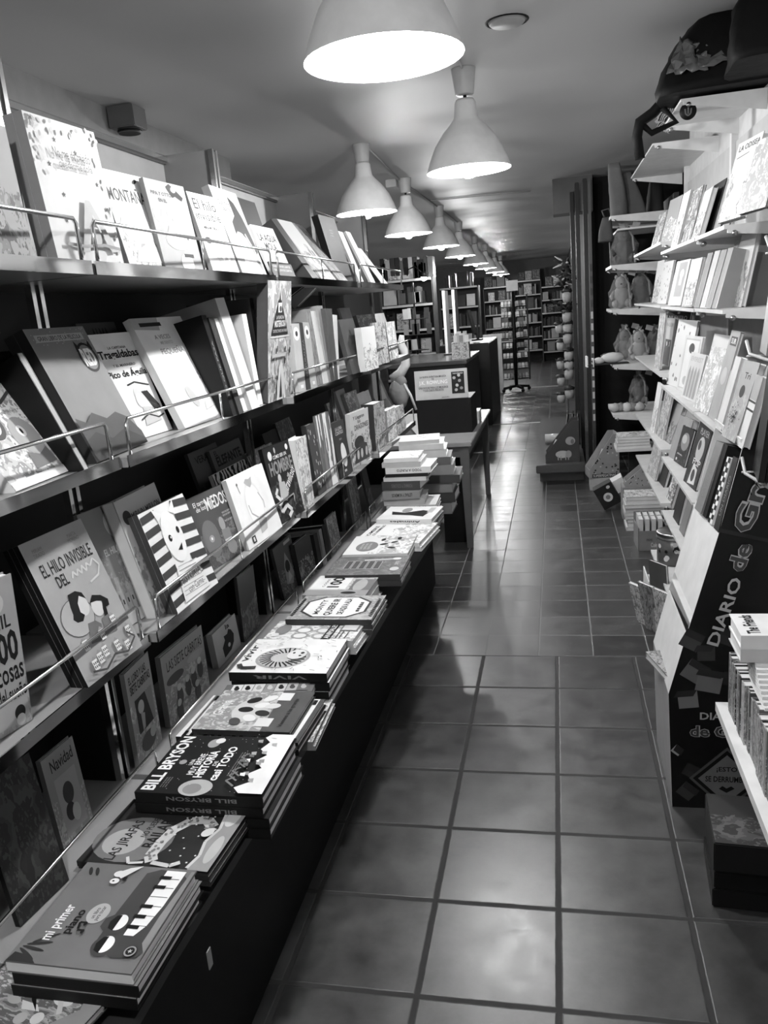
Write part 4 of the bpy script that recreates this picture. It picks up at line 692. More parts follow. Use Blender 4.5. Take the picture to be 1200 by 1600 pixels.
('spine', 'grey plain board, farthest of four leaning together on the middle white shelf', (0.516, 3.315, 1.485, -84.439, 0.065, 0.199, 14.067, -0.182), 0.17, 1, {'base': 0.18, 'seed': 144}),
('spine', 'grey plain board, second of four leaning together on the middle white shelf', (0.524, 3.238, 1.485, -84.838, 0.065, 0.202, 14.687, -0.15), 0.17, 1, {'base': 0.5, 'seed': 145, 'ink': 0.04000000000000001}),
('spine', 'grey plain board, third of four leaning together on the middle white shelf', (0.52, 3.098, 1.485, -85.353, 0.065, 0.199, 15.205, -0.349), 0.17, 1, {'base': 0.2, 'seed': 146}),
('spine', 'grey plain board, nearest of four leaning together on the middle white shelf', (0.528, 3.033, 1.485, -85.735, 0.064, 0.201, 15.173, -0.313), 0.17, 1, {'base': 0.24, 'seed': 147}),
('face', 'white cover of drawn children at the near end of the middle white shelf', (0.585, 3.078, 1.485, -87.556, 0.191, 0.239, 11.191, -0.0), 0.015, 1, {'base': 0.5, 'art': 'scene', 'ink': 0.16000000000000003, 'seed': 148}),
('face', 'grey picture book behind the drawn children cover', (0.601, 3.29, 1.485, -90.409, 0.193, 0.229, 12.62, 0.0), 0.012, 1, {'base': 0.3, 'art': 'blobs', 'ink': 0.6, 'seed': 149}),
('face', 'densely patterned grey cover, farthest on the fourth white shelf', (0.538, 4.828, 1.14, -89.962, 0.251, 0.299, 6.218, -0.0), 0.012, 1, {'base': 0.3, 'art': 'blobs', 'ink': 0.6, 'seed': 150}),
('face', 'white cover with a grey block, fourth white shelf', (0.591, 5.039, 1.09, -86.264, 0.248, 0.31, 7.542, -0.0), 0.012, 1, {'base': 0.6, 'hero': 'panel2', 'seed': 151, 'ink': 0.04000000000000001}),
('face', 'black cover lettered NUESTRO in the back row, fourth white shelf', (0.654, 5.617, 1.09, -78.962, 0.41, 0.341, 11.061, -0.0), 0.012, 1, {'base': 0.01, 'hero': 'nuestro', 'seed': 152}),
('face', 'white leaf-patterned cover in the back row, fourth white shelf', (0.546, 4.353, 1.09, -83.636, 0.336, 0.323, 10.886, -0.0), 0.012, 1, {'base': 0.6, 'art': 'flowers', 'ink': 0.12, 'seed': 153}),
('face', 'white framed cover with a dark flower on the fourth white shelf', (0.557, 4.088, 1.09, -83.181, 0.272, 0.257, 9.957, 0.0), 0.012, 1, {'base': 0.6, 'hero': 'flowerframe', 'seed': 154, 'ink': 0.04000000000000001}),
('face', 'white cover with grey pencils on the fourth white shelf', (0.537, 3.796, 1.09, -85.438, 0.246, 0.199, 13.071, 0.0), 0.012, 1, {'base': 0.6, 'hero': 'pencils', 'seed': 155, 'ink': 0.04000000000000001}),
('face', 'large grey doodle-covered book on the fourth white shelf', (0.533, 3.435, 1.09, -87.631, 0.258, 0.249, 16.141, 0.0), 0.015, 1, {'base': 0.4, 'art': 'blobs', 'ink': 0.75, 'seed': 156}),
('face', 'pale cover behind the large doodle-covered book', (0.616, 3.803, 1.09, -85.935, 0.268, 0.272, 13.075, -0.0), 0.012, 1, {'base': 0.6, 'art': 'scene', 'ink': 0.13999999999999999, 'seed': 157}),
('face', 'grey cover with a small black SUR label, fourth white shelf', (0.544, 3.164, 1.09, -91.166, 0.166, 0.318, 14.058, 0.0), 0.012, 1, {'base': 0.35, 'hero': 'sur', 'seed': 158}),
('face', 'white thin book, farthest on the fifth white shelf', (0.536, 5.041, 0.74, -89.031, 0.175, 0.292, 9.293, 0.0), 0.012, 1, {'base': 0.8, 'art': 'scene', 'ink': 0.3, 'seed': 160}),
('face', 'grey book with dark letters on the fifth white shelf', (0.558, 4.721, 0.74, -85.675, 0.233, 0.222, 19.927, 0.0), 0.025, 1, {'base': 0.3, 'art': 'scene', 'ink': 0.1, 'seed': 161}),
('face', 'mottled book behind the grey lettered book, fifth white shelf', (0.546, 4.816, 0.74, -86.34, 0.191, 0.298, 11.512, 0.0), 0.012, 1, {'base': 0.5, 'art': 'blobs', 'ink': 0.2, 'seed': 162}),
('face', 'black book with a round planet picture on the fifth white shelf', (0.558, 4.186, 0.72, -83.597, 0.189, 0.184, 15.08, 0.0), 0.012, 2, {'base': 0.02, 'hero': 'planet', 'art': 'scene', 'ink': 0.06, 'seed': 163}),
('face', 'grey hardback behind the planet picture book', (0.549, 4.311, 0.72, -82.649, 0.225, 0.219, 15.825, 0.0), 0.03, 1, {'base': 0.3, 'seed': 164}),
('face', 'black football book with a white ball on the fifth white shelf', (0.538, 3.725, 0.72, -85.693, 0.218, 0.275, 15.142, 0.0), 0.016, 1, {'base': 0.02, 'hero': 'ball', 'art': 'scene', 'ink': 0.05, 'seed': 165}),
('face', 'patterned grey cover, farthest on the sixth white shelf', (0.527, 5.136, 0.46, -86.304, 0.269, 0.218, 12.63, -0.0), 0.012, 1, {'base': 0.35, 'art': 'blobs', 'ink': 0.6, 'seed': 170}),
('face', 'dark book right of the patterned cover, sixth white shelf', (0.56, 4.879, 0.44, -87.126, 0.172, 0.225, 15.589, 0.0), 0.02, 1, {'base': 0.06, 'seed': 171}),
('face', 'black and white mottled book, sixth white shelf', (0.553, 4.477, 0.43, -87.268, 0.153, 0.21, 15.234, 0.0), 0.02, 1, {'base': 0.1, 'art': 'blobs', 'ink': 0.8, 'seed': 172}),
('face', 'very dark book left of the white board, sixth white shelf', (0.552, 4.166, 0.43, -88.381, 0.155, 0.231, 12.779, 0.0), 0.02, 1, {'base': 0.04, 'seed': 173}),
('face', 'grey dark-edged book near the end of the sixth white shelf', (0.549, 3.928, 0.43, -88.552, 0.118, 0.215, 14.727, 0.0), 0.02, 1, {'base': 0.2, 'seed': 174}),
('face', 'grey hardback with a pale spine title in the upper tray of the black cardboard display', (0.468, 2.503, 1.13, -86.387, 0.137, 0.225, 16.138, 0.0), 0.02, 1, {'base': 0.28, 'hero': 'tri', 'art': 'scene', 'ink': 0.4, 'spine': 0.45, 'seed': 180}),
('face', 'white narrow book with two black bands, nearest in the upper cardboard tray', (0.484, 2.392, 1.13, -91.309, 0.104, 0.193, 14.229, -0.0), 0.02, 1, {'base': 0.6, 'hero': 'bands', 'seed': 181, 'ink': 0.04000000000000001}),
('face', 'pale book farthest in the upper cardboard tray', (0.482, 2.668, 1.13, -89.691, 0.074, 0.223, 14.327, 0.0), 0.02, 1, {'base': 0.6, 'seed': 182, 'ink': 0.04000000000000001}),
('spine', 'grey book lettered along its spine, farthest in the lower cardboard tray', (0.41, 2.597, 0.885, -88.94, 0.091, 0.222, 16.971, 3.059), 0.16, 1, {'base': 0.18, 'seed': 183, 'spt': 'DAVID BAR'}),
('spine', 'black book beside the lettered grey spine in the lower cardboard tray', (0.419, 2.521, 0.885, -88.697, 0.055, 0.226, 15.851, 2.258), 0.16, 1, {'base': 0.01, 'seed': 184}),
('spine', 'black and white checked spine in the lower cardboard tray', (0.422, 2.436, 0.885, -89.244, 0.049, 0.199, 15.873, 3.981), 0.16, 1, {'base': 0.8, 'seed': 185, 'disc': 2}),
('spine', 'dark book with a pale streaked spine, nearest in the lower cardboard tray', (0.426, 2.368, 0.885, -89.912, 0.06, 0.212, 14.282, 3.883), 0.16, 1, {'base': 0.03, 'seed': 186, 'spt': 'UN DIARIO'})]
# ---------------------------------------------------------------- books
UVQ = ((0, 0), (1, 0), (1, 1), (0, 1))
def cover_mesh(w, h, t, face, spine, back, seed=0):
    bt = min(.0028, t*.16); m = MB()
    m.box((0, 0, 0), (w, h, bt), back)
    m.box((0, 0, t-bt), (w, h, t), back, top=face)
    m.box((0, 0, bt), (bt, h, t-bt), spine)
    return m, bt
def book(label, w, h, t, mw, group=None, base=.3, art=None, ink=.1, hero=None, spine=None, seed=0, spt=None, disc=None, tail=None, spine_out=False):
    face = art_mat(art, base, ink, seed) if art else tone(base)
    sp = tone(spine if spine is not None else base)
    if art and spine is None and spine_out: sp = face
    th = thing('book', label, 'book', group=group, mw=mw)
    m, bt = cover_mesh(w, h, t, face, sp, tone(min(spine if spine is not None else base, base), .35))
    cov = m.build('cover', th)
    p = MB(); e = min(.004, w*.03)
    for k in range(1): p.box((bt, e, bt), (w-e, h-e, t-bt), PAGES)
    p.build('pages', th)
    if hero:
        a = Art(w, h, Matrix.Translation((0, 0, t))); HERO[hero](a, seed); a.build('cover_picture', cov)
    if spt or disc:
        a = Art(h, t, Matrix(((0, 0, -1, 0), (1, 0, 0, 0), (0, -1, 0, t), (0, 0, 0, 1))))
        if spt: a.text(spt, .2, .3, .75, .7, .16 if (base if spine is None else spine) < .3 else .02, .02)
        if disc == 2:
            for k in range(14): a.rect(k/14, 0 if k % 2 else .5, (k+1)/14, .5 if k % 2 else 1, .01)
        elif disc: a.ell(.85, .5, .1, .4, .85); a.ell(.85, .5, .04, .16, .05); a.rect(.05, .3, .1, .7, .85)
        a.build('spine_lettering', cov)
    return th
def frame_of(p):
    x, y, z, bear, w, h, lean, roll = p
    e = Vector((math.cos(R(bear)), math.sin(R(bear)), 0)); back = Vector((-e.y, e.x, 0))
    u = back*math.sin(R(lean))+Vector((0, 0, 1))*math.cos(R(lean)); r = R(roll)
    e2 = e*math.cos(r)+u*math.sin(r); u2 = u*math.cos(r)-e*math.sin(r)
    return Vector((x, y, z)), e2, u2
def mtx(X, Y, Z, o): return Matrix(((X.x, Y.x, Z.x, o.x), (X.y, Y.y, Z.y, o.y), (X.z, Y.z, Z.z, o.z), (0, 0, 0, 1)))
ORD = ('second', 'third', 'fourth', 'fifth')
for kind, label, p, t, n, st in BOOKS:
    st = dict(st); rnd = random.Random(st.get('seed', 0))
    if kind == 'flat':
        x, y, z, bear, w, h = p
        st.setdefault('spine', st.get('base', .3))
        for k in range(n):
            X = Vector((math.cos(R(bear)), math.sin(R(bear)), 0)); Y = Vector((-X.y, X.x, 0)); j = 0 if k == 0 else rnd.uniform(-.004, .006)
            mw = mtx(X, Y, Vector((0, 0, 1)), Vector((x+.001*k+j, y+j*.3, z-t*(k+1))))
            lb = label if k == 0 else '%s copy down under the %s' % (ORD[k-1], ' '.join(label.split()[:9]).rstrip(','))
            s2 = dict(st)
            sp2 = s2.pop('spine2', None)
            if k: s2['hero'] = None; s2['spine'] = sp2 if sp2 is not None else s2['spine']
            book(lb, w, h, t-.0006, mw, 'books in piles on the front ledge', **s2)
    else:
        o, e, u = frame_of(p); nrm = e.cross(u); w, h = p[4], p[5]
        gr = 'books facing out on the left wall' if p[0] < 0 else 'books facing out on the white shelves'
        if kind == 'face':
            for k in range(n):
                lb = label if k == 0 else '%s copy behind the %s' % (ORD[k-1], ' '.join(label.split()[:10]).rstrip(','))
                s2 = dict(st)
                if k: s2['hero'] = None
                book(lb, w, h, t-.0005, mtx(e, u, nrm, o-nrm*t*(k+1)), gr, **s2)
        else:
            lk = dict(st)
            book(label, t, h, w-.001, mtx(-nrm, u, e, o), 'books standing spine out on the left wall' if p[0] < 0 else gr, spine_out=True, **lk)
# small books for places where the photo shows them only a few pixels wide
_mini = {}
def mini_mesh(w, h, t, g, kind, seed):
    k = (round(w, 3), round(h, 3), round(t, 3), g, kind, seed)
    if k in _mini: return _mini[k]
    m = MB(); face = art_mat('blobs', g, min(.9, g*3+.1) if g < .3 else g*.3, seed % 9) if kind == 'art' else tone(g, .35)
    bt = min(.002, t*.15)
    m.box((0, 0, 0), (w, h, bt), tone(g, .35)); m.box((0, 0, t-bt), (w, h, t), tone(g, .35), top=face); m.box((0, 0, bt), (bt, h, t-bt), tone(g, .35) if kind != 'art' else face)
    m.box((bt, .003, bt), (w-.003, h-.003, t-bt), PAGES); _mini[k] = m.mesh('book'); return _mini[k]
def mini(label, w, h, t, mw, g, kind='plain', seed=0, group=None, name='book', cat='book'):
    o = link(name, mini_mesh(w, h, t, g, kind, seed)); o.matrix_world = mw; return tag(o, label, cat, group)
def stand(side, x, y, z, lean=12, bear_off=0, roll=0):
    """frame of a book standing on z, facing the aisle; side -1 stands on the left wall, +1 on the right, 0 faces the camera"""
    bear = {-1: 90, 1: -90, 0: 0}[side]+bear_off
    return frame_of((x, y, z, bear, 0, 0, lean, roll))
# ---------------------------------------------------------------- tall piles on the far end of the ledge
def pile(cx, cy, z0, layers, bear, names, group):
    z = z0
    for i, (w, h, t, g, dx, lettered) in enumerate(layers):
        b = R(bear+((i*37) % 9-4)); X = Vector((math.cos(b), math.sin(b), 0)); Y = Vector((-X.y, X.x, 0))
        o = Vector((cx+h/2+dx, cy-w/2, z)); pl = ('lowest', 'second from the bottom', 'third from the bottom', 'fourth from the bottom', 'fifth from the bottom', 'sixth from the bottom', 'seventh from the bottom', 'eighth from the bottom', 'ninth from the bottom', 'tenth from the bottom', 'eleventh from the bottom', 'twelfth from the bottom', 'thirteenth from the bottom', 'fourteenth from the bottom', 'fifteenth from the bottom')
        tn = 'black' if g < .03 else 'dark' if g < .15 else 'grey' if g < .5 else 'white'
        lb = '%s book lying %s in %s' % (tn, 'topmost' if i == len(layers)-1 else pl[i], names)
        book(lb, w, h, t-.0006, mtx(X, Y, Vector((0, 0, 1)), o), group, base=g, art=('scene' if i == len(layers)-1 else None), ink=.3, spine=g, seed=300+i, spt=lettered)
        z += t
rows = [(.20,.21,.022,.4,0,None),(.20,.22,.020,.1,.01,None),(.19,.22,.02,.8,0,'LA HISTORIA DE'),(.2,.22,.02,.75,.01,'LA HISTORIA DE'),(.2,.22,.02,.7,.005,'EL MUNDO DE'),(.2,.23,.018,.75,.01,'LA HISTORIA DE'),(.2,.23,.018,.65,.012,'EL CUENTO DE'),(.18,.19,.03,.5,-.02,None),(.2,.17,.04,.3,-.03,'LETRAS Y NUMEROS'),(.2,.18,.042,.1,-.03,'FORMAS Y COLORES'),(.2,.2,.02,.7,-.01,None),(.2,.2,.016,.03,.0,None),(.2,.21,.03,.8,.01,'TODO A PUNTO'),(.19,.18,.022,.55,-.02,None),(.18,.16,.02,.85,-.02,None)]
pile(-.685, 3.60, .566, rows, 90, 'the tall pile on the ledge', 'books in the tall pile on the ledge')
rows2 = [(.2,.2,.06,.2,.02,None),(.21,.22,.05,.08,.03,None),(.2,.2,.05,.25,.03,None),(.22,.24,.04,.1,.05,None),(.2,.22,.05,.3,.03,None),(.2,.22,.04,.15,.02,None),(.2,.2,.04,.75,.01,None),(.21,.22,.03,.8,-.01,None),(.2,.2,.02,.6,-.02,None)]
pile(-.655, 3.95, .566, rows2, 93, 'the pile behind the tall ledge pile', 'books in the second pile on the ledge')
X, Y, Z = Vector((1, 0, 0)), Vector((0, 1, 0)), Vector((0, 0, 1))
# price tag hanging from the ledge
m = MB(); p = at_x(311, 1402, -.612); m.box((-.001, -.007, -.035), (.001, .007, 0), tone(.2)); tag(m.build('price_tag', None, Matrix.Translation((-.611, p.y, .575-.03))), 'small pale paper tag hanging from the ledge edge under the dark giraffe book', 'tag')
# ---------------------------------------------------------------- end of the left shelving: curved arm, soft toy
WOOD = mat('dark stained wood', .045, .4); WOODL = mat('mid wood', .22, .45)
m = MB(); pts = [(-1.10, 1.40), (-1.03, 1.22), (-.98, 1.08), (-.90, .94), (-.81, .82), (-.77, .70)]; n_ = [(-.055, .0)]*1
for k in range(len(pts)-1):
    (x0, z0), (x1, z1) = pts[k], pts[k+1]; d = Vector((x1-x0, 0, z1-z0)).normalized(); nn = Vector((d.z, 0, -d.x))*-.045
    a = [Vector((x0, 4.62, z0)), Vector((x1, 4.62, z1)), Vector((x1, 4.62, z1))+nn*-1.6, Vector((x0, 4.62, z0))+nn*-1.6]
    b2 = [v+Vector((0, .05, 0)) for v in a]
    m.face(a, WOODL); m.face(list(reversed(b2)), WOOD)
    for i in range(4): j = (i+1) % 4; m.face((a[i], b2[i], b2[j], a[j]), WOOD)
m.box((-1.14, 4.60, .0), (-1.06, 4.68, 1.42), WOOD)
tag(m.build('curved_stand'), 'dark curved wooden stand arm at the far end of the left shelving', 'stand')
PLUSH = mat('pale plush', .55, .95, bump=.8)
t = thing('soft_toy', 'pale long-armed soft toy hanging beyond the curved wooden stand', 'soft toy', (-.93, 4.735, 1.1))
m = MB(); GP = mat('mid grey plush', .2, .95, bump=1.); m.blob((0, 0, -.01), (.06, .055, .09), GP, 18, seed=2, rough=.14); m.blob((.02, -.01, .06), (.035, .03, .04), GP, 12, seed=3, rough=.12); m.build('body', t)
m = MB(); m.tube([(.04, -.03, .05), (.075, -.03, -.02), (.10, -.02, -.11)], .008, PLUSH, 6); m.build('ribbon', t)
m = MB(); m.tube([(-.04, 0, .08), (.02, 0, .11), (.055, 0, .16), (.055, 0, .23), (.035, 0, .28), (.045, 0, .33)], .03, PLUSH, 10, radii=[.025, .03, .028, .026, .024, .014]); m.build('arm', t)
# ---------------------------------------------------------------- table with the author sign
TW = mat('table wood', .24, .4); LEGW = mat('table leg wood', .10, .35)
TX0, TX1, TY0, TY1, TZ = -1.25, -.555, 5.08, 6.7, .715
t = thing('display_table', 'wooden table with tapered legs standing past the end of the left ledge', 'table', ((TX0+TX1)/2, (TY0+TY1)/2, 0)); mw = Matrix.Translation((-(TX0+TX1)/2, -(TY0+TY1)/2, 0))
m = MB(); m.box((TX0, TY0, TZ-.028), (TX1, TY1, TZ), TW); m.build('tabletop', t, mw, .004)
m = MB(); m.box((TX0+.03, TY0+.03, TZ-.10), (TX1-.03, TY0+.05, TZ-.028), LEGW); m.box((TX1-.05, TY0+.03, TZ-.10), (TX1-.03, TY1-.03, TZ-.028), LEGW); m.box((TX0+.03, TY1-.05, TZ-.10), (TX1-.03, TY1-.03, TZ-.028), LEGW); m.build('apron', t, mw)
for x, y in ((TX0+.05, TY0+.05), (TX1-.05, TY0+.05), (TX0+.05, TY1-.05), (TX1-.05, TY1-.05)):
    m = MB(); a, b2 = .030, .019
    lo = [(x-b2, y-b2, 0), (x+b2, y-b2, 0), (x+b2, y+b2, 0), (x-b2, y+b2, 0)]; hi = [(x-a, y-a, TZ-.03), (x+a, y-a, TZ-.03), (x+a, y+a, TZ-.03), (x-a, y+a, TZ-.03)]
    m.face(hi, LEGW); m.face(list(reversed(lo)), LEGW)
    for i in range(4): j = (i+1) % 4; m.face((lo[i], lo[j], hi[j], hi[i]), LEGW)
    m.build('leg', t, mw)
m = MB(); m.box((-.09, 0, 0), (.09, .02, .58), BLACK, Matrix.Translation((-.70, 5.24, .003))@Matrix.Rotation(R(-6), 4, 'X')); tag(m.build('folded_board'), 'dark folded board leaning under the table behind its front leg', 'board')
t = thing('display_box', 'tall black display box on the table below the author sign', 'box', (-.775, 5.62, TZ))
m = MB(); m.box((-.19, -.12, 0), (.19, .25, .24), BLACK); m.build('box', t)
t = thing('sign', 'pale card sign with a small book picture on top of the black box', 'sign', (-.785, 5.52, TZ+.235), R(2))
sw, sh = .365, .205
m = MB(); m.box((-sw/2, 0, 0), (sw/2, .012, sh), mat('pale sign card', .42, .5), Matrix.Rotation(R(-4), 4, 'X')); m.build('card', t)
a = Art(sw, sh, Matrix.Rotation(R(-4), 4, 'X') @ Matrix(((1, 0, 0, -sw/2), (0, 0, -1, 0), (0, 1, 0, 0), (0, 0, 0, 1))), .0006)
a.text('LA NUEVA AVENTURA MAGICA\nDE', .1, .68, .6, .82, .05); a.text('J.K. ROWLING', .08, .5, .62, .66, .85, .02); a.text('UNA NOCHE PARA LOS MILAGROS\nY LOS CASOS PERDIDOS', .07, .3, .63, .46, .05); a.text('salamandra', .5, .06, .64, .11, .05, 0)
a.rect(.70, .18, .94, .9, .02); a.rect(.94, .2, .97, .88, .5)
for i, (u, v, g) in enumerate(((.75,.7,.4),(.85,.6,.3),(.8,.45,.5),(.88,.35,.25),(.78,.3,.4),(.84,.78,.5))): a.ell(u, v, .03, .05, g, i)
a.text('NAVIDAD', .73, .82, .92, .87, .6)
a.build('lettering', t)
t = thing('catalogue_pile', 'pile of white catalogues standing at the right rear of the table', 'catalogues', (-.63, 6.0, TZ))
m = MB()
for k in range(7): m.box((-.055+.002*(k % 3), -.10, .013*k), (.055+.002*(k % 2), .10, .013*k+.012), PAGES)
m.build('catalogue', t)
m = MB(); m.box((-.17, 0, 0), (.10, .15, .02), mat('newsprint', .35, .8), Matrix.Rotation(R(4), 4, 'Y')); tag(m.build('newspaper', None, Matrix.Translation((-.75, 5.7, TZ+.24))), 'folded pale paper lying behind the author sign', 'paper')
# ---------------------------------------------------------------- counter and things on it
t = thing('counter', 'long dark counter beyond the author sign', 'counter', (-1.25, 8.3, 0))
m = MB(); m.box((-.45, 0, 0), (.33, 1.5, .99), mat('dark counter front', .006, .4, spec=.25)); m.build('body', t)
m = MB(); m.box((-.47, -.02, .99), (.35, 1.52, 1.03), mat('counter top', .06, .25)); m.build('worktop', t, None, .004)
t = thing('card_box', 'pale patterned box of greeting cards standing on the dark counter', 'box', (-.98, 8.55, 1.03))
m = MB(); m.box((-.09, -.07, 0), (.09, .07, .17), art_mat('blobs', .6, .2, 5)); m.build('box', t)
for i in range(7):
    m = MB(); m.box((-.07+.02*i, -.03+.01*(i % 3), .10), (-.03+.02*i, -.02+.01*(i % 3), .24+.02*(i % 3)), tone((.7, .5, .8, .3)[i % 4])); m.build('card', t)
t = thing('poster_stand', 'pair of tall white-edged panels standing behind the box of cards', 'panels', (-.80, 9.45, 1.03))
for k in range(2):
    m = MB(); m.box((-.45+.11*k, -.1, .0), (-.42+.11*k, .2, .72), mat('white panel', .7, .4)); m.build('panel', t)
m = MB(); m.box((-.47, -.12, 0), (-.26, .22, .015), DARKP); m.build('base', t)
t = thing('till_monitor', 'dark angled till screen beyond the counter', 'monitor', (-1.02, 10.8, 1.1)); m = MB(); m.box((-.02, 0, .1), (.0, .35, .42), BLACK, Matrix.Rotation(R(-14), 4, 'Y')); m.build('screen', t); m = MB(); m.box((-.08, .1, 0), (.06, .25, .02), BLACK); m.box((-.015, .16, 0), (.015, .19, .2), BLACK); m.build('stand', t)
m = MB(); m.box((-1.5, 10.6, 0), (-.85, 12.2, 1.08), mat('dark counter front', .006, .4, spec=.25)); tag(m.build('till_counter', bevel=.01), 'second dark counter carrying the till screen', 'counter')
t = thing('gate_panel', 'pale narrow gate panel between the counters and the revolving rack', 'panel', (-1.07, 14.6, 0)); m = MB(); m.box((-.13, 0, .0), (.12, .04, .95), mat('pale gate', .5, .5)); m.box((-.2, -.01, .95), (.14, .06, 1.03), mat('pale gate', .5, .5)); m.build('panel', t)
# ---------------------------------------------------------------- revolving rack
def spinner(label, x, y, z0, z1, rad, n_t, sign=False):
    t = thing('revolving_rack', label, 'rack', (x, y, 0))
    m = MB(); m.tube([(0, 0, .1), (0, 0, z1)], .03, BLACK, 8); m.build('pole', t)
    for k in range(4):
        a = PI/2*k+.5; m = MB(); m.tube([(0, 0, .1), (math.cos(a)*rad, math.sin(a)*rad, .07)], .025, BLACK, 6); f_ = m.build('foot', t)
        m = MB(); m.lathe([(0, -.03), (.03, -.03), (.03, .03), (0, .03)], BLACK, 12, M=Matrix.Translation((math.cos(a)*rad, math.sin(a)*rad, .035)) @ Matrix.Rotation(PI/2, 4, 'X')); m.build('castor', f_)
    for s in (-1, 1):
        m = MB(); m.box((-.012 if s < 0 else rad-.02, -.01, z0), (.012 if s < 0 else rad, rad, z1-.05), DARKP); m.build('side_panel', t)
    rnd = random.Random(int(x*100))
    for k in range(n_t):
        z = z0+.02+(z1-z0-.1)*k/n_t
        for s, (bx, rz) in enumerate(((-rad+.04, -6), (.04, 22))):
            m = MB(); M_ = Matrix.Translation((bx, -.04-.02*s, z)) @ Matrix.Rotation(R(rz), 4, 'Z')
            m.box((0, -.06, 0), (rad-.07, .06, .012), IRON, M_); m.tube([M_ @ Vector((0, -.06, .05)), M_ @ Vector((rad-.07, -.06, .05))], .003, IRON, 4)
            for q in range(3):
                g = rnd.choice((.7, .4, .2, .55)); m.box((.01+q*.06, -.045, .012), (.055+q*.06, .02, .10), tone(g), M_ @ Matrix.Rotation(R(-14), 4, 'X'))
            m.build('pocket', t)
    if sign:
        m = MB(); m.box((-.10, -.01, z1+.02), (.10, .0, z1+.20), mat('grey card', .4, .6)); m.tube([(0, 0, z1), (0, 0, z1+.05)], .004, BLACK, 4); m.build('header_card', t)
spinner('black revolving rack of small packets with a blank grey header card', -.72, 14.6, .2, 1.72, .25, 8, True)
# ---------------------------------------------------------------- back wall bookcases
SHE = mat('pale shelf edge', .38, .4)
FAR = MB()
def far(w, h, t, mw, g, art=False, seed=0):
    FAR.box((0, 0, 0), (w, h, t), tone(g, .35), mw, top=art_mat('blobs', g, min(.9, g*3+.1) if g < .3 else g*.3, seed) if art else None)
def bookcase(label, x0, x1, y, z0, z1, n_, gname, depth=.3, g0=.02, seed=0, fill=.85):
    t = thing('bookcase', label, 'bookcase', ((x0+x1)/2, y, 0)); w = x1-x0; rnd = random.Random(seed)
    m = MB(); m.box((-w/2, depth-.02, 0), (w/2, depth, z1), tone(g0)); m.build('back', t)
    for s in (-1, 1): m = MB(); m.box((s*w/2-.012, 0, 0), (s*w/2+.012, depth, z1), tone(.08)); m.build('side_panel', t)
    dz = (z1-z0)/(n_-1)
    for k in range(n_):
        z = z0+dz*k; m = MB(); m.box((-w/2, 0, z-.03), (w/2, depth, z), SHE); m.build('shelf', t)
        x = x0+.03; i = 0
        while x < x1-.12:
            if rnd.random() > fill: x += .08; continue
            if rnd.random() < .5:
                bw = rnd.uniform(.13, .2); bh = min(dz-.07, bw*1.35); g = rnd.choice((.35, .05, .6, .15, .02, .3))
                far(bw, bh, .02, mtx(X, Vector((0, .2, 1)).normalized(), Vector((0, -1, .2)).normalized(), Vector((x, y+.05, z+.006))), g, rnd.random() < .5, rnd.randint(0, 8)); x += bw+.02; i += 1
            else:
                for q in range(rnd.randint(2, 5)):
                    bt = rnd.uniform(.02, .04); bh = rnd.uniform(.55, .8)*(dz-.04)
                    if x+bt > x1-.05: break
                    g = rnd.choice((.25, .03, .12, .01, .06)); far(.16, bh, bt, mtx(Vector((0, 1, 0)), Z, X, Vector((x, y+.04, z+.001))), g); x += bt+.001; i += 1
                x += .02
def tn_(g): return 'black' if g < .05 else 'dark' if g < .16 else 'grey' if g < .45 else 'pale'
bookcase('tall bookcase on the back wall, right of the lamps', -.33, .34, 21.2, .25, 1.85, 6, 'right back bookcase', seed=1)
bookcase('tall bookcase on the back wall behind the revolving rack', -1.0, -.34, 21.5, .3, 2.05, 6, 'middle back bookcase', seed=2)
bookcase('bookcase on the back wall left of the revolving rack', -1.75, -1.05, 21.0, .6, 1.95, 5, 'left back bookcase', seed=3)
bookcase('low bookcase left of the tall white-edged panels', -2.05, -1.35, 15.0, .5, 1.9, 5, 'low far bookcase', seed=4)
bookcase('crowded bookcase facing the aisle beyond the left shelving', -2.35, -1.62, 11.2, .3, 1.98, 6, 'crowded left bookcase', seed=5, fill=1)
tag(FAR.build('distant_books'), 'hundreds of tiny distant books filling the bookcases at the back of the shop', 'books', None, 'stuff')
rnd = random.Random(11); x = -2.33; i = 0
while x < -1.66:
    bt = rnd.uniform(.04, .08); g = rnd.choice((.02, .05, .12, .3, .03)); mini('%s box file, number %d from the left on top of the crowded bookcase' % (tn_(g), i+1), .22, rnd.uniform(.24, .31), bt, mtx(Y, Z, X, Vector((x, 11.24, 1.981))), g, 'plain', 0, 'box files on the crowded bookcase', 'box_file', 'box file'); x += bt+.006; i += 1
# clip lamp
t = thing('clip_lamp', 'small bright clip lamp on a bent arm at the crowded bookcase', 'lamp', (-1.72, 11.26, 1.985))
m = MB(); m.tube([(-.25, 0, 0), (-.22, -.05, .12), (-.12, -.1, .15), (-.02, -.12, .06)], .008, BLACK, 6); m.build('arm', t)
m = MB(); m.lathe([(0, .05), (.03, .04), (.05, -.03), (.045, -.03), (0, 0)], BLACK, 14, (.0, -.12, .03)); m.build('shade', t)
m = MB(); m.blob((0, -.13, -.01), (.04, .04, .04), BULB, 10); m.build('bulb', t)
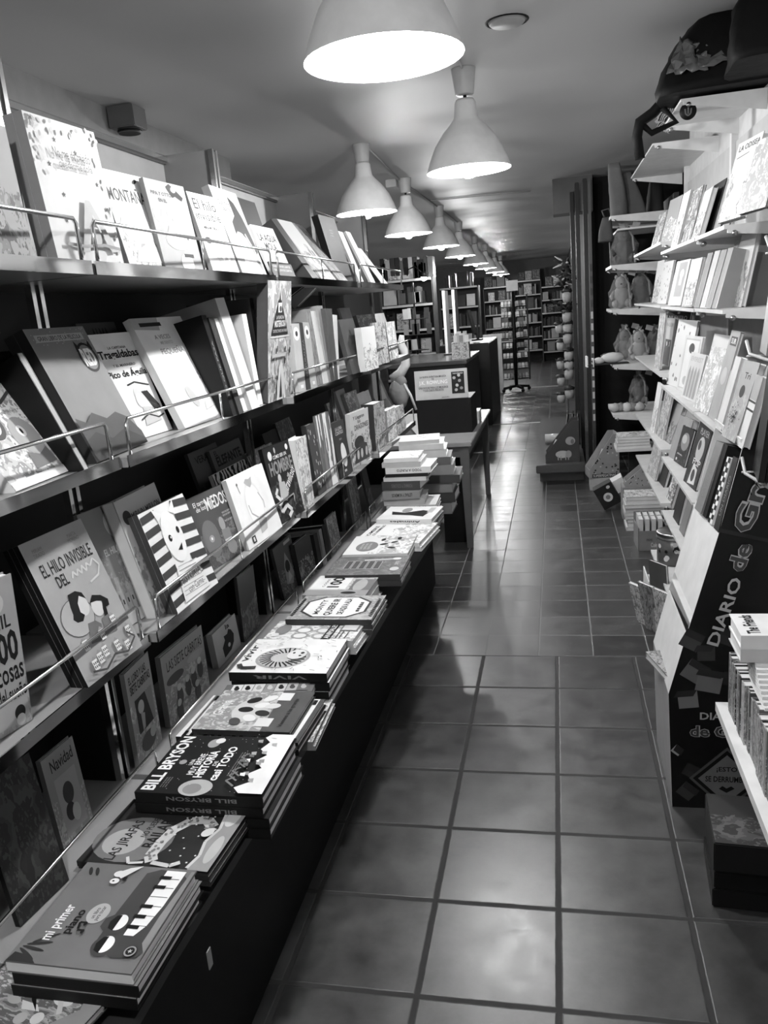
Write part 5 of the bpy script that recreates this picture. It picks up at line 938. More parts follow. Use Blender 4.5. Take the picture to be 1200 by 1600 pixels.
# book table far left
t = thing('book_table', 'dark round-edged wooden table with leaning books, far beyond the left shelving', 'table', (-1.98, 12.6, 0))
m = MB(); m.prism([(-.55, -.3), (.35, -.3), (.5, -.1), (.5, .5), (-.55, .5)], .70, .75, WOODL); m.build('tabletop', t)
for x, y in ((-.4, -.2), (.38, -.15), (.4, .4), (-.4, .4)): m = MB(); m.tube([(x, y, 0), (x, y, .70)], .035, WOODL, 8); m.build('leg', t)
for i, (dx, g) in enumerate(((-.38, .5), (-.22, .8), (-.08, .85), (.1, .5))):
    mini('%s book leaning %s on the far wooden table' % (tn_(g), ('leftmost', 'second from the left', 'third from the left', 'rightmost')[i]), .2, .28, .03, mtx(X, Vector((-.35, .45, .82)).normalized(), Vector((0, -.876, .48)).normalized(), Vector((-1.98+dx, 12.5, .81 if i > 0 else .76))), g, 'art', i, 'books leaning on the far table')
for i in range(2): mini('white book lying %s below the leaning books on the far table' % ('lower', 'upper')[i], .5, .3, .026, mtx(X, Y, Z, Vector((-2.18, 12.36, .75+.027*i))), .75, 'plain', 0, 'flat books on the far table')
# bright stand of leaflets
t = thing('leaflet_rack', 'wire rack of bright leaflets right of the crowded bookcase', 'rack', (-1.72, 10.2, 0))
m = MB(); m.box((-.01, -.01, 0), (.01, .01, 1.9), IRON); m.box((-.16, -.16, 0), (.16, .16, .03), IRON); m.build('pole', t)
rnd = random.Random(3)
for k in range(7):
    m = MB(); z = .5+.19*k; m.box((-.16, -.12, z), (.16, .02, z+.01), IRON)
    for q in range(4): m.box((-.14+.075*q, -.08, z+.01), (-.08+.075*q, -.06, z+.14), tone(rnd.choice((.75, .85, .3, .1)) if k in (4, 5) else rnd.choice((.3, .1, .5))), Matrix.Rotation(R(rnd.uniform(-3, 3)), 4, 'Y'))
    m.build('tier', t)
# ---------------------------------------------------------------- dark folding shutter and pillar
SHUT = mat('dark shutter slats', .014, .45, spec=.3)
t = thing('folding_shutter', 'tall dark folded shutter standing at the right side of the aisle', 'shutter', (.2, 7.5, 0))
for k, (x0, y0) in enumerate(((-.04, .35), (.0, .15), (.06, -.05))):
    m = MB(); m.box((x0, y0, .0), (x0+.035, y0+.12, 2.52-.05*(k == 0)), SHUT); m.build('leaf', t, None, .004)
m = MB(); m.box((.10, -.06, 0), (.125, -.02, 2.5), mat('dark slotted rail', .06, .4)); m.build('slotted_rail', t)
for k in range(14):
    m = MB(); z = .46+.1*k; m.box((.103, -.066, z), (.122, -.061, z+.06), mat('slot with painted light', .5, .5) if k < 10 else tone(.1)); m.build('slot', t)  # light coming through the lower slots is put into their pale colour
m = MB(); m.box((.01, 7.9, 2.3), (.36, 8.2, CEIL), WALLM); struct(m, 'trim_4')
# ---------------------------------------------------------------- low platform with sound-book box, frames and basket rack
PW = mat('dark platform wood', .06, .35)
t = thing('low_platform', 'low dark wooden platform at the foot of the folding shutter', 'platform', (0, 6.9, 0))
m = MB(); m.box((-.206, 0, .105), (.21, 2.9, .175), PW); m.build('top', t, None, .006)
m = MB(); m.box((-.18, .17, 0), (.2, 2.8, .105), PW); m.build('base', t)
def tri_box(label, x, y, z, w, d, h, g, loc_rz, art=None, name='book_dispenser', extra=None):
    t = thing(name, label, 'display box', (x, y, z), R(loc_rz))
    for s in (-1, 1):
        m = MB(); xx = s*w/2; pr = [(0, 0), (d, 0), (d, h), (d*.75, h), (0, h*.18)]
        M_ = Matrix(((0, 0, 1, xx-.002), (1, 0, 0, 0), (0, 1, 0, 0), (0, 0, 0, 1))); m.prism(pr, 0, .004, g, M_); m.build('side_panel', t)
    m = MB(); m.box((-w/2, 0, 0), (w/2, .004, h*.18), g); m.box((-w/2, d-.004, 0), (w/2, d, h), g); m.box((-w/2, 0, 0), (w/2, d, .004), g); m.build('tray', t)
    return t
# sides face the camera here: side-on triangular box with animal pictures
def wedge(label, x, y, z, L_, W_, H_, m_, rz, pics, txt=None):
    t = thing('wedge_display', label, 'display box', (x, y, z), R(rz))
    pr = [(0, 0), (L_, 0), (L_, H_), (L_*.8, H_), (0, H_*.2)]
    M_ = Matrix(((1, 0, 0, 0), (0, 0, -1, 0), (0, 1, 0, 0), (0, 0, 0, 1)))
    for q, nm in ((0, 'near_side'), (-W_, 'far_side')):
        m = MB(); m.prism(pr, q-.003, q+.003, m_, M_); sd = m.build(nm, t)
        if q == 0 and pics:
            a = Art(L_, H_, Matrix(((1, 0, 0, 0), (0, 0, -1, -.004), (0, 1, 0, 0), (0, 0, 0, 1)))); pics(a); a.build('side_picture', sd)
    m = MB(); m.box((0, 0, 0), (L_, W_, .006), m_); m.box((0, 0, 0), (.006, W_, H_*.2), m_); m.box((L_-.006, 0, 0), (L_, W_, H_), m_); m.build('tray', t)
    return t
def bison(a):
    a.ell(.5, .2, .2, .09, .5); a.ell(.68, .2, .09, .09, .35); a.ell(.74, .52, .14, .1, .35); a.ell(.8, .5, .05, .06, .15)
    for u in (.36, .44, .58, .66): a.rect(u, .06, u+.03, .16, .35)
wedge('dark wedge-shaped box with pale bison pictures on the low platform', -.125, 7.0, .176, .29, .2, .36, mat('dark green card', .035, .5), 0, bison)
rnd = random.Random(21)
for i in range(5): mini('%s book, %s in the dark wedge box with bison pictures' % (('pale', 'black', 'grey', 'dark', 'dark')[i], ('front', 'second', 'third', 'fourth', 'rear')[i]), .16, .17, .012, mtx(Vector((0, 1, 0)), Vector((.42, 0, .9)).normalized(), Vector((.9, 0, -.42)).normalized(), Vector((-.105+.03*i, 7.02, .20))), (.7, .02, .4, .1, .06)[i], 'plain', i, 'books in the bison box')
for i in range(3):
    m = MB(); m.box((0, 0, 0), (.012, .22, .38), BLACK); m.box((-.002, .02, .02), (0, .20, .36), tone(.25)); tag(m.build('picture_board', None, Matrix.Translation((.02+.045*i, 7.3, .176)) @ Matrix.Rotation(R(9), 4, 'Y')), 'black-edged board standing %s behind the bison box' % ('leftmost', 'in the middle', 'rightmost')[i], 'board', 'boards behind the bison box')
m = MB(); m.tube([(-.14, 0, .045), (.11, 0, .045)], .045, mat('clear wrap', .45, .15), 14); tag(m.build('wrapped_roll', None, Matrix.Translation((.0, 8.0, .18))), 'shiny clear-wrapped roll lying on the low platform', 'roll')
# basket rack
t = thing('wire_rack', 'tall wire rack of small white pots at the left of the dark shutter', 'rack', (.12, 8.35, .176))
m = MB()
for x, y in ((.09, -.1), (.09, .1), (-.02, .0)): m.tube([(x, y, 0), (x, y, 1.75)], .004, STEEL, 5)
for k in range(12): m.tube([(.09, -.1, .1+.14*k), (.09, .1, .1+.14*k), (-.02, 0, .1+.14*k), (.09, -.1, .1+.14*k)], .002, STEEL, 4)
m.build('frame', t)
POT = mat('white fabric pot', .38, .8, bump=.3); LEAF = mat('dark leaf', .012, .6)
pots = ((886,464),(886,496),(874,514),(887,514),(887,529),(876,541),(889,556),(876,570),(889,572),(889,585),(877,596),(890,615),(877,623))
for i, (px, py) in enumerate(pots):
    near = px > 880; p = at_y(px, py, 8.2 if near else 8.33); r_ = .046 if near else .04
    nm = 'white cloth pot, number %d from the top of the wire rack, %s side' % (i+1, 'right' if near else 'left')
    pt = thing('small_pot', nm, 'pot', p, group='white pots on the wire rack')
    m = MB(); m.lathe([(0, -r_), (r_*.8, -r_), (r_, 0), (r_*.95, r_), (r_*.8, r_*.95), (0, r_*.8)], POT, 16); m.build('pot', pt)
    m = MB()
    for q in range(9): a = q*.75+i; e_ = .6+.5*(q % 3); m.face([(0, 0, r_*.8), (.03*math.cos(a)*e_, .03*math.sin(a)*e_, r_*1.3), (.06*math.cos(a)*e_, .06*math.sin(a)*e_, r_*(.9+.3*(q % 4))), (.03*math.cos(a+.5)*e_, .03*math.sin(a+.5)*e_, r_*1.05)], LEAF)
    m.blob((0, 0, r_*1.2), (r_*1.15, r_*.9, r_*.55), LEAF, 10, seed=i, rough=.7)
    m.build('leaves', pt)
rnd = random.Random(7)
for i, (px, py) in enumerate(((885,425),(878,440),(890,437),(876,478),(888,480),(884,412))):
    p = at_y(px, py, 8.25); m = MB()
    for q in range(9):
        a = rnd.random()*6.3; e_ = rnd.uniform(-.4, .9); d = Vector((math.cos(a), math.sin(a), e_)).normalized()*rnd.uniform(.07, .14); m.tube([(0, 0, 0), d*.5, d+Vector((0, 0, -.01))], .006, tone(rnd.choice((.03, .06, .5, .02))), 5, radii=[.006, .013, .004])
    m.blob((0, 0, 0), (.045, .04, .05), tone(.05), 8)
    tag(m.build('dark_figure', None, Matrix.Translation(p)), 'small dark twiggy figure hanging %s on the wire rack' % ('high left', 'at the upper left edge', 'at the upper right', 'between the first pots on the left', 'between the first pots on the right', 'at the very top')[i], 'ornament', 'dark figures on the wire rack')
# ---------------------------------------------------------------- right wall shelving
WX = .86; RXF = .53
def wshelf(parent, x, y0, y1, z, bracket=(1, 1), th=.012, name='shelf', bh=.05):
    m = MB(); m.box((x, y0, z-th), (WX, y1, z), WHITE); sh = m.build(name, parent)
    for y, f_ in ((y0, bracket[0]), (y1, bracket[1])):
        if not f_: continue
        m = MB(); M_ = Matrix(((1, 0, 0, 0), (0, 0, 1, y-(.0 if y == y0 else .004)), (0, 1, 0, 0), (0, 0, 0, 1)))
        m.prism([(x+.01, z-th), (x+.01, z-th-.012), (WX, z-th-bh), (WX, z-th)], 0, .004, WHITE, M_); m.lathe([(0, 0), (.009, 0), (.009, .004), (0, .004)], STEEL, 10, M=Matrix.Translation((x+.03, y-.003, z-th-.014)) @ Matrix.Rotation(PI/2, 4, 'X')); m.build('bracket', sh)
RB = ((2.75, 3.31, (1.74, 1.485, 1.09, .72, .43), 'nearest bay of the white right-hand shelving'), (3.31, 4.33, (1.74, 1.482, 1.09, .72, .43), 'middle bay of the white right-hand shelving'), (4.33, 5.75, (1.79, 1.485, 1.14, .75, .46), 'far bay of the white right-hand shelving'))
for y0, y1, zs, lb in RB:
    t = thing('white_shelving_bay', lb, 'shelving', (0, 0, 0), group='bays of the right-hand shelving')
    m = MB(); m.box((WX-.03, y1-.02, .0), (WX, y1+.02, 2.45), WHITE); m.build('wall_upright', t)
    m = MB(); m.box((WX-.012, y0+.03, .1), (WX-.004, y1-.03, 2.2), mat('pale backing panel', .4, .5)); m.build('back_panel', t)
    for z in zs: wshelf(t, RXF-.015, y0+.015, y1-.015, z-.002)
    if y0 < 4.3: wshelf(t, .46, y0+.015, y1-.015, .21, (0, 0), name='bottom_shelf')
for y0, y1, lb in ((3.78, 4.30, 'high white metal shelf nearest the camera, loaded with black bags'), (4.78, 6.05, 'second high white metal shelf, seen from below left of the black bags')):
    t = thing('high_shelf', lb, 'shelf', (0, 0, 0)); wshelf(t, .53, y0, y1, 2.31, th=.010, bh=.07)
# bagged toy unit (y 6.2-6.85)
t = thing('toy_shelving', 'white bracket shelves of plastic-wrapped soft toys before the black doorway', 'shelving', (0, 0, 0)); TXF = .40
m = MB(); m.box((WX-.03, 6.2, 0), (WX, 6.88, 2.2), mat('dark backing', .03, .6)); m.build('back_panel', t)
for z in (2.09, 1.755, 1.445, 1.05, .68): wshelf(t, TXF, 6.2, 6.85, z, th=.02, bh=.06)
wshelf(t, .45, 6.2, 6.85, 2.0, (0, 0), th=.012)
m = MB(); m.box((.95, 5.9, 0), (.96, 6.9, CEIL), BLACK)
CLEAR = bpy.data.materials.new('clear plastic wrap'); CLEAR.use_nodes = True; b = CLEAR.node_tree.nodes['Principled BSDF']; b.inputs['Base Color'].default_value = (.5, .5, .5, 1); b.inputs['Roughness'].default_value = .08; b.inputs['Alpha'].default_value = .20; b.inputs['Specular IOR Level'].default_value = 1.
def wrapped(label, x, y, z, h, r, g, seed, strap=True):
    t = thing('wrapped_soft_toy', label, 'soft toy', (x, y, z), group='plastic-wrapped soft toys on the bracket shelves'); g *= .55
    fm = mat('plush %.2f' % g, g, .95, bump=.8)
    m = MB(); m.blob((0, 0, h*.33), (r*.8, r*.7, h*.33), fm, 14, seed=seed, rough=.08); b_ = m.build('body', t)
    m = MB(); m.blob((0, -.01, h*.72), (r*.55, r*.5, h*.2), fm, 12, seed=seed, rough=.06); m.blob((0, -r*.5, h*.70), (r*.15, r*.15, r*.12), BLACK, 8); m.build('head', t)
    for s in (-1, 1): m = MB(); m.blob((s*r*.6, -r*.5, h*.15), (r*.3, r*.35, h*.12), fm, 10); m.build('paw', t)
    m = MB(); rnd = random.Random(seed); pr = [(1.0, 0), (1.18, .12), (1.12, .3), (1.15, .48), (.9, .66), (.7, .82), (.25, .93), (.4, 1.06)]; nn = 13
    for k, (q, zz) in enumerate(pr): m.v += [(r*q*(1+rnd.uniform(-.14, .14))*math.cos(2*PI*j/nn), r*q*.85*(1+rnd.uniform(-.14, .14))*math.sin(2*PI*j/nn), h*(zz+rnd.uniform(-.03, .03)*(k > 0))) for j in range(nn)]
    for k in range(len(pr)-1):
        for j in range(nn): m.f.append((k*nn+j, k*nn+(j+1) % nn, (k+1)*nn+(j+1) % nn, (k+1)*nn+j)); m.m.append(m.mi(CLEAR)); m.sm.append(False)
    m.build('wrap', t)
    for s in (-1, 1): m = MB(); m.blob((s*r*.42, 0, h*.9), (r*.16, r*.12, r*.22), fm, 8); m.build('ear', t)
    for s in (-1, 1): m = MB(); m.tube([(s*r*.6, -r*.1, h*.5), (s*r*.95, -r*.4, h*.36), (s*r*.8, -r*.7, h*.25)], r*.18, fm, 8); m.build('arm', t)
    m = MB(); m.box((-.025, -.004, h*.97), (.025, .004, h*1.12), tone(.35), Matrix.Rotation(R(18), 4, 'Y')); m.build('tag_card', t)
    if strap: m = MB(); m.tube([(r*.1, 0, h*.98), (r*.7, -r*.3, h*.7), (r*.85, -r*.8, h*.02)], .008, tone(.35), 6); m.build('strap', t)
wrapped('dark soft toy in shiny wrap with a pale strap, upper bracket shelf', .50, 6.33, 1.757, .27, .085, .10, 1)
wrapped('pale soft toy in clear wrap, left on the third bracket shelf', .475, 6.33, 1.447, .25, .075, .5, 2)
wrapped('dark soft toy in clear wrap with a looped handle, right on the third bracket shelf', .62, 6.38, 1.447, .25, .08, .06, 3)
wrapped('grey soft toy in clear wrap, left rear on the fourth bracket shelf', .52, 6.62, 1.052, .25, .07, .25, 4)
wrapped('dark and white penguin-like soft toy in clear wrap on the fourth bracket shelf', .60, 6.36, 1.052, .24, .07, .6, 5)
wrapped('very dark soft toy in clear wrap, right end of the fourth bracket shelf', .72, 6.4, 1.052, .24, .07, .04, 6)
wrapped('dark hanging soft toy below the fourth bracket shelf', .60, 6.4, .72, .24, .06, .08, 7)
t = thing('lying_toy_box', 'open box with a white plush lying out over the edge of the fourth bracket shelf', 'toy box', (.36, 6.22, 1.053), R(4))
m = MB(); m.box((-.14, 0, 0), (.16, .10, .006), tone(.05)); m.box((-.145, 0, -.01), (-.135, .10, .07), PAGES); m.box((-.10, -.005, -.01), (-.093, .10, .05), PAGES); m.build('box', t)
WP = mat('white plush', .6, .95, bump=.6); m = MB(); m.blob((.05, .045, .045), (.085, .045, .038), WP, 14, seed=3, rough=.12); m.blob((-.05, .04, .03), (.045, .03, .025), WP, 12, seed=4, rough=.1); m.build('plush', t)
m = MB(); m.blob((.04, .08, .055), (.08, .03, .03), tone(.05), 10); m.blob((-.09, .035, .028), (.018, .014, .012), BLACK, 8); m.build('wing', t)
t = thing('toy_packets', 'crumpled clear packets of pale toys on the lowest bracket shelf', 'packets', (.50, 6.35, .682))
for i in range(5): m = MB(); m.blob((.045*i-.08, .01*(i % 2), .03), (.045, .05, .035), tone((.5, .3, .6, .2, .5)[i]), 9, seed=i, rough=.3); m.build('packet', t)
# cloth bags on top
CANV = mat('beige canvas', .13, .9, bump=.4)
def sack(label, x, y, z, w, d, h, m_, rz=0, tilt=0, seed=1):
    t = thing('cloth_bag', label, 'bag', (x, y, z), R(rz)); m = MB(); rnd = random.Random(seed); nx = 9; nz = 8; P_ = []
    for k in range(nz+1):
        ring = []; f_ = k/nz; s = 1-.35*f_**2
        for j in range(18):
            a = 2*PI*j/18; q = 1+.10*math.sin(3*a+seed+f_*3)+rnd.uniform(-.03, .03)
            sx = abs(math.cos(a))**.6*(1 if math.cos(a) > 0 else -1); sy = abs(math.sin(a))**.6*(1 if math.sin(a) > 0 else -1)
            ring.append((w/2*s*q*sx+tilt*f_*h, d/2*(1-.5*f_)*q*sy, h*f_))
        P_.append(ring)
    i0 = len(m.v)
    for r_ in P_: m.v += r_
    for k in range(nz):
        for j in range(18): m.f.append((i0+k*18+j, i0+k*18+(j+1) % 18, i0+(k+1)*18+(j+1) % 18, i0+(k+1)*18+j)); m.m.append(m.mi(m_)); m.sm.append(True)
    m.f.append(tuple(i0+nz*18+j for j in range(18))); m.m.append(0); m.sm.append(False); m.f.append(tuple(reversed([i0+j for j in range(18)]))); m.m.append(0); m.sm.append(False)
    m.build('body', t); return t
sack('tall beige cloth bag standing on the highest bracket shelf', .47, 6.35, 2.092, .12, .16, .36, CANV, 0, -.08, 1)
sack('second beige cloth bag leaning behind the tall one', .60, 6.45, 2.092, .14, .16, .30, CANV, 0, -.25, 2)
sack('dark cloth bag at the right on the highest bracket shelf', .74, 6.5, 2.092, .12, .16, .26, tone(.03), 0, 0, 5)
t = sack('grey net bag drooping over the left edge of the highest bracket shelf', .375, 6.4, 1.93, .10, .14, .17, tone(.12), 0, .1, 3)
m = MB(); m.tube([(0, 0, .17), (-.02, 0, .22), (.03, 0, .23), (.05, 0, .17)], .006, tone(.12), 5); m.tube([(.03, 0, .0), (.035, 0, -.18)], .004, tone(.3), 5); m.build('handle', t)
# black bags on the high shelf near the camera
BAGM = mat('black bag fabric', .005, .7, spec=.15, bump=.5)
t = sack('large black backpack lying on the nearest high shelf', .74, 3.86, 2.322, .56, .40, .30, BAGM, 0, .12, 4)
m = MB(); m.tube([(-.20, .10, .10), (-.25, .12, .03), (-.295, .14, -.01), (-.35, .14, -.04), (-.362, .14, -.10), (-.35, .14, -.19)], .024, BAGM, 6); m.build('strap', t)
m = MB(); m.tube([(-.26, .1, .0), (-.20, .12, -.06), (-.30, .14, -.09), (-.34, .14, -.05)], .014, BAGM, 6); m.build('strap', t)
t = sack('second black bag on the nearest high shelf, bulging to the right edge', .86, 3.50, 2.33, .44, .34, .26, BAGM, 0, 0, 8)
PLAST = mat('cloudy plastic sheet', .13, .22, bump=.9)
t = thing('plastic_bag', 'crumpled cloudy plastic bag hanging over the edge of the nearest high shelf', 'plastic bag', (.50, 3.70, 2.36))
rnd = random.Random(4)
def crumple(pts_, n1, n2, amp, nm):
    m = MB(); (a_, b2, c2, d2) = [Vector(p) for p in pts_]; i0 = 0
    for i in range(n1+1):
        for j in range(n2+1):
            u, v = i/n1, j/n2; q = (a_*(1-u)+b2*u)*(1-v)+(d2*(1-u)+c2*u)*v
            m.v.append(tuple(q+Vector((rnd.uniform(-amp, amp)*.5, rnd.uniform(-amp, amp)*1.6, rnd.uniform(-amp, amp)*.6))))
    for i in range(n1):
        for j in range(n2): k = i*(n2+1)+j; m.f.append((k, k+1, k+n2+2, k+n2+1)); m.m.append(m.mi(PLAST)); m.sm.append(j % 2 == 0)
    o = m.build(nm, t); md = o.modifiers.new('thick', 'SOLIDIFY'); md.thickness = .004
crumple([(-.035, 0, .03), (.12, -.02, .03), (.13, .05, .13), (.02, .05, .17)], 8, 7, .014, 'sheet')
crumple([(.08, -.02, .03), (.42, -.04, .06), (.42, .05, .13), (.08, .05, .12)], 12, 5, .012, 'sheet')
t = thing('patterned_purse', 'striped shiny pouch hanging at the end of the nearest high shelf', 'pouch', (.555, 4.42, 2.325))
m = MB(); m.box((-.06, -.05, -.02), (.05, .05, .12), art_mat('lines', .45, .03, 3), Matrix.Rotation(R(28), 4, 'Y')); m.build('pouch', t, None, .02)
t = thing('hanging_tag', 'round black tag with a pale mark hanging under the nearest high shelf', 'tag', at_y(1075, 174, 3.86))
m = MB(); m.lathe([(0, 0), (.034, 0), (.034, .003), (0, .003)], BLACK, 24, M=Matrix.Rotation(PI/2, 4, 'X')); m.build('disc', t)
m = MB(); m.tube([(0, .0, .034), (0, .0, .09)], .0015, tone(.3), 4); m.build('cord', t)
a = Art(.05, .05, Matrix(((1, 0, 0, -.025), (0, 0, -1, -.004), (0, 1, 0, -.025), (0, 0, 0, 1)))); a.line([(.25, .7), (.3, .3), (.5, .15), (.7, .3), (.75, .7)], .006, .15); a.line([(.5, .8), (.5, .3)], .006, .15); a.build('mark', t)
# ---------------------------------------------------------------- things low on the right
CARD = mat('grey patterned card', .3, .6)
def dots(a):
    rnd = random.Random(5)
    for i in range(30):
        u = rnd.uniform(.1, .95); v = rnd.uniform(.05, max(.1, .2+.8*(u/.8))*.9 if u < .8 else .9); a.ell(u, v, .03, .02, rnd.choice((.03, .1, .6)), rnd.random()*3, 8)
p = at_z(930, 778, 0)
t = wedge('grey wedge-shaped box of sticker books lettered PEGATINAS on the floor', p.x-.03, p.y+.25, .10, .24, .2, .36, CARD, 8, dots)
a = Art(.2, .03, Matrix(((1, 0, 0, .02), (0, 0, -1, -.006), (0, 1, 0, .008), (0, 0, 0, 1)))); a.rect(0, 0, 1, 1, .05); a.text('SUPERPEGATINAS', .04, .15, .96, .85, .7); a.build('lettering', t)
m = MB(); m.box((0, 0, 0), (.26, .2, .10), mat('pale printed box', .4, .6)); tag(m.build('cardboard_box', None, Matrix.Translation((p.x-.03, p.y+.25, 0)), .004), 'pale printed box under the grey wedge of sticker books', 'box')
for i in range(4): mini('%s sticker book, %s in the grey wedge box' % (('white', 'pale', 'grey', 'dark')[i], ('first', 'second', 'third', 'last')[i]), .16, .2, .01, mtx(Y, Vector((.35, 0, .94)).normalized(), Vector((.94, 0, -.35)).normalized(), Vector((p.x+.01+.035*i, p.y+.28, .13))), (.8, .6, .3, .1)[i], 'plain', i, 'sticker books in the wedge box')
p = at_z(945, 800, 0)
t = thing('tilted_box', 'black box with a round pale emblem tipped on the floor', 'box', (p.x, p.y, .012), 0); M_ = Matrix.Rotation(R(-28), 4, 'Y')
m = MB(); m.box((-.07, 0, 0), (.07, .12, .17), tone(.02), M_ @ Matrix.Translation((.07, 0, 0))); m.build('box', t)
a = Art(.14, .17, M_ @ Matrix(((1, 0, 0, 0), (0, 0, -1, -.001), (0, 1, 0, 0), (0, 0, 0, 1)))); a.ell(.5, .45, .24, .2, .6); a.ell(.5, .45, .12, .1, .2); a.ell(.75, .85, .1, .07, .5); a.build('emblem', t)
m = MB(); m.box((.0, .0, .02), (.16, .14, .12), PAGES, M_); tag(m.build('paper_block', None, Matrix.Translation((p.x+.05, p.y+.14, .05))), 'thick white block of paper leaning behind the black box with the emblem', 'paper block')
def flatpile(px, py, z0, n_, w, d, th, label, seed, pic=None):
    p = at_z(px, py, z0); rnd = random.Random(seed)
    for i in range(n_):
        g = rnd.choice((.8, .75, .7, .5)); top = i == n_-1
        o = mini(label % ('top' if top else ('bottom', 'second', 'third', 'fourth', 'fifth', 'sixth')[i]), w, d, th, mtx(X, Y, Z, Vector((p.x+rnd.uniform(-.006, .006), p.y+rnd.uniform(-.006, .006), z0+th*i+.0005*i))), g if not top else .8, 'art' if top and pic else 'plain', seed)
t = thing('low_toy_stand', 'low white shelf carrying a pile of white picture books beside the toy shelving', 'stand', (0, 0, 0)); m = MB(); m.box((.395, 5.88, .455), (.80, 6.16, .475), WHITE); m.build('shelf', t); m = MB(); m.box((.78, 5.88, 0), (.80, 6.16, .455), WHITE); m.box((.50, 6.14, 0), (.80, 6.16, .455), tone(.05)); m.build('support', t)
PN = ('bottom', 'second', 'third', 'fourth', 'fifth', 'sixth', 'seventh', 'eighth', 'ninth')
def flatpile(x, y, z0, n_, w, d, th, label, seed):
    rnd = random.Random(seed)
    for i in range(n_):
        top = i == n_-1; mini(label % ('top' if top else PN[i]), w-.02*rnd.random(), d-.02*rnd.random(), th-.0005, mtx(X, Y, Z, Vector((x+rnd.uniform(-.012, .006), y+rnd.uniform(-.01, .01), z0+th*i))), .7 if top else rnd.choice((.7, .6, .5, .25)), 'art' if top else 'plain', seed)
flatpile(.405, 5.89, .4755, 4, .24, .22, .022, '%s white picture book in the pile on the low white shelf', 3)
flatpile(.425, 5.42, .0, 9, .26, .22, .026, '%s white book in the floor pile below the low white shelf', 6)
wedge('small grey wedge-shaped sticker box between the two white piles', .44, 5.72, .235, .2, .14, .17, CARD, 0, dots)
m = MB(); m.box((.42, 5.70, 0), (.66, 5.87, .234), tone(.3)); tag(m.build('carton', bevel=.004), 'grey carton under the small wedge-shaped sticker box', 'box')
# open box of boards
p = at_z(995, 845, 0); q = at_z(1037, 842, 0)
t = thing('open_box', 'grey open box of upright pale board books on the floor by the white shelving', 'box', (.455, 4.95, .0), R(2))
m = MB(); W_ = .165
for a_, b2 in (((0, 0, 0), (W_, .004, .13)), ((0, .22, 0), (W_, .224, .20)), ((0, 0, 0), (.004, .22, .15)), ((W_, 0, 0), (W_+.004, .22, .15)), ((0, 0, 0), (W_, .22, .004))): m.box(a_, b2, mat('grey box card', .2, .5))
m.build('box', t); a = Art(W_, .13, Matrix(((1, 0, 0, 0), (0, 0, -1, -.001), (0, 1, 0, 0), (0, 0, 0, 1)))); a.text('Cuéntame', .45, .2, .92, .42, .75); a.text('mini', .3, .5, .5, .65, .1); a.build('lettering', t)
for i in range(4):
    for r_ in range(2): mini('pale board book, %s from the left in the %s row of the grey open box' % (('first', 'second', 'third', 'fourth')[i], ('front', 'rear')[r_]), .09, .19, .026, mtx(Y, Z, X, Vector((.462+.038*i, 4.985+.1*r_, .006))), .7, 'plain', 0, 'board books in the open box')
# tin
p = at_z(1047, 868, .02); p = at_x(1047, 866, .52)
t = thing('round_tin', 'dark round tin with pale spots and lettering under the lowest white shelf', 'tin', (.555, 4.10, .212))
m = MB(); m.lathe([(0, 0), (.085, 0), (.088, .004), (.088, .155), (.0, .155)], mat('dark tin', .08, .25), 32); m.build('body', t)
m = MB(); m.lathe([(.0, .165), (.086, .165), (.091, .160), (.091, .135), (.089, .135)], STEEL, 32); m.build('lid', t)
m = MB(); rnd = random.Random(3)
for i in range(16):
    a_ = -PI/2+rnd.uniform(-1.2, 1.2); z = rnd.uniform(.02, .12); r_ = rnd.uniform(.006, .013); pts = []
    for k in range(10): tt = 2*PI*k/10; aa = a_+r_*math.cos(tt)/.088; pts.append((.0888*math.cos(aa), .0888*math.sin(aa), z+r_*math.sin(tt)))
    m.face(pts, tone(rnd.choice((.6, .7, .01))))
m.build('spots', t)
m = MB(); m.box((.40, 3.86, .14), (.60, 4.10, .145), PAGES); m.box((.40, 3.86, .14), (.405, 4.10, .19), PAGES); m.box((.40, 3.86, .0), (.42, 4.1, .14), PAGES); tag(m.build('white_tray'), 'white card tray below the round tin', 'tray')
# papers at the display foot
for i, (x_, y_, w_, h_, ln, g, lb) in enumerate(((.355, 3.82, .11, .22, -.10, .75, 'white spotted booklet sticking out farthest beside the cardboard display'), (.385, 3.74, .10, .25, -.04, .35, 'grey picture booklet beside the cardboard display'), (.425, 3.66, .10, .24, .05, .6, 'pale booklet leaning nearest the cardboard display'), (.43, 3.88, .12, .30, .1, .12, 'dark booklet standing behind the pale booklets'))):
    U_ = Vector((ln-.15, -.05, .97)).normalized(); X_ = Vector((.55, -.83, 0)).normalized(); U_ = (U_-X_*U_.dot(X_)).normalized(); mini(lb, w_, h_, .014, mtx(X_, U_, X_.cross(U_), Vector((x_, y_, .004))), g, 'art' if i < 3 else 'plain', i+2)
m = MB(); m.box((.44, 3.45, 0), (.80, 3.75, .12), PAGES); tag(m.build('white_box', bevel=.004), 'white box behind the booklets at the display foot', 'box')
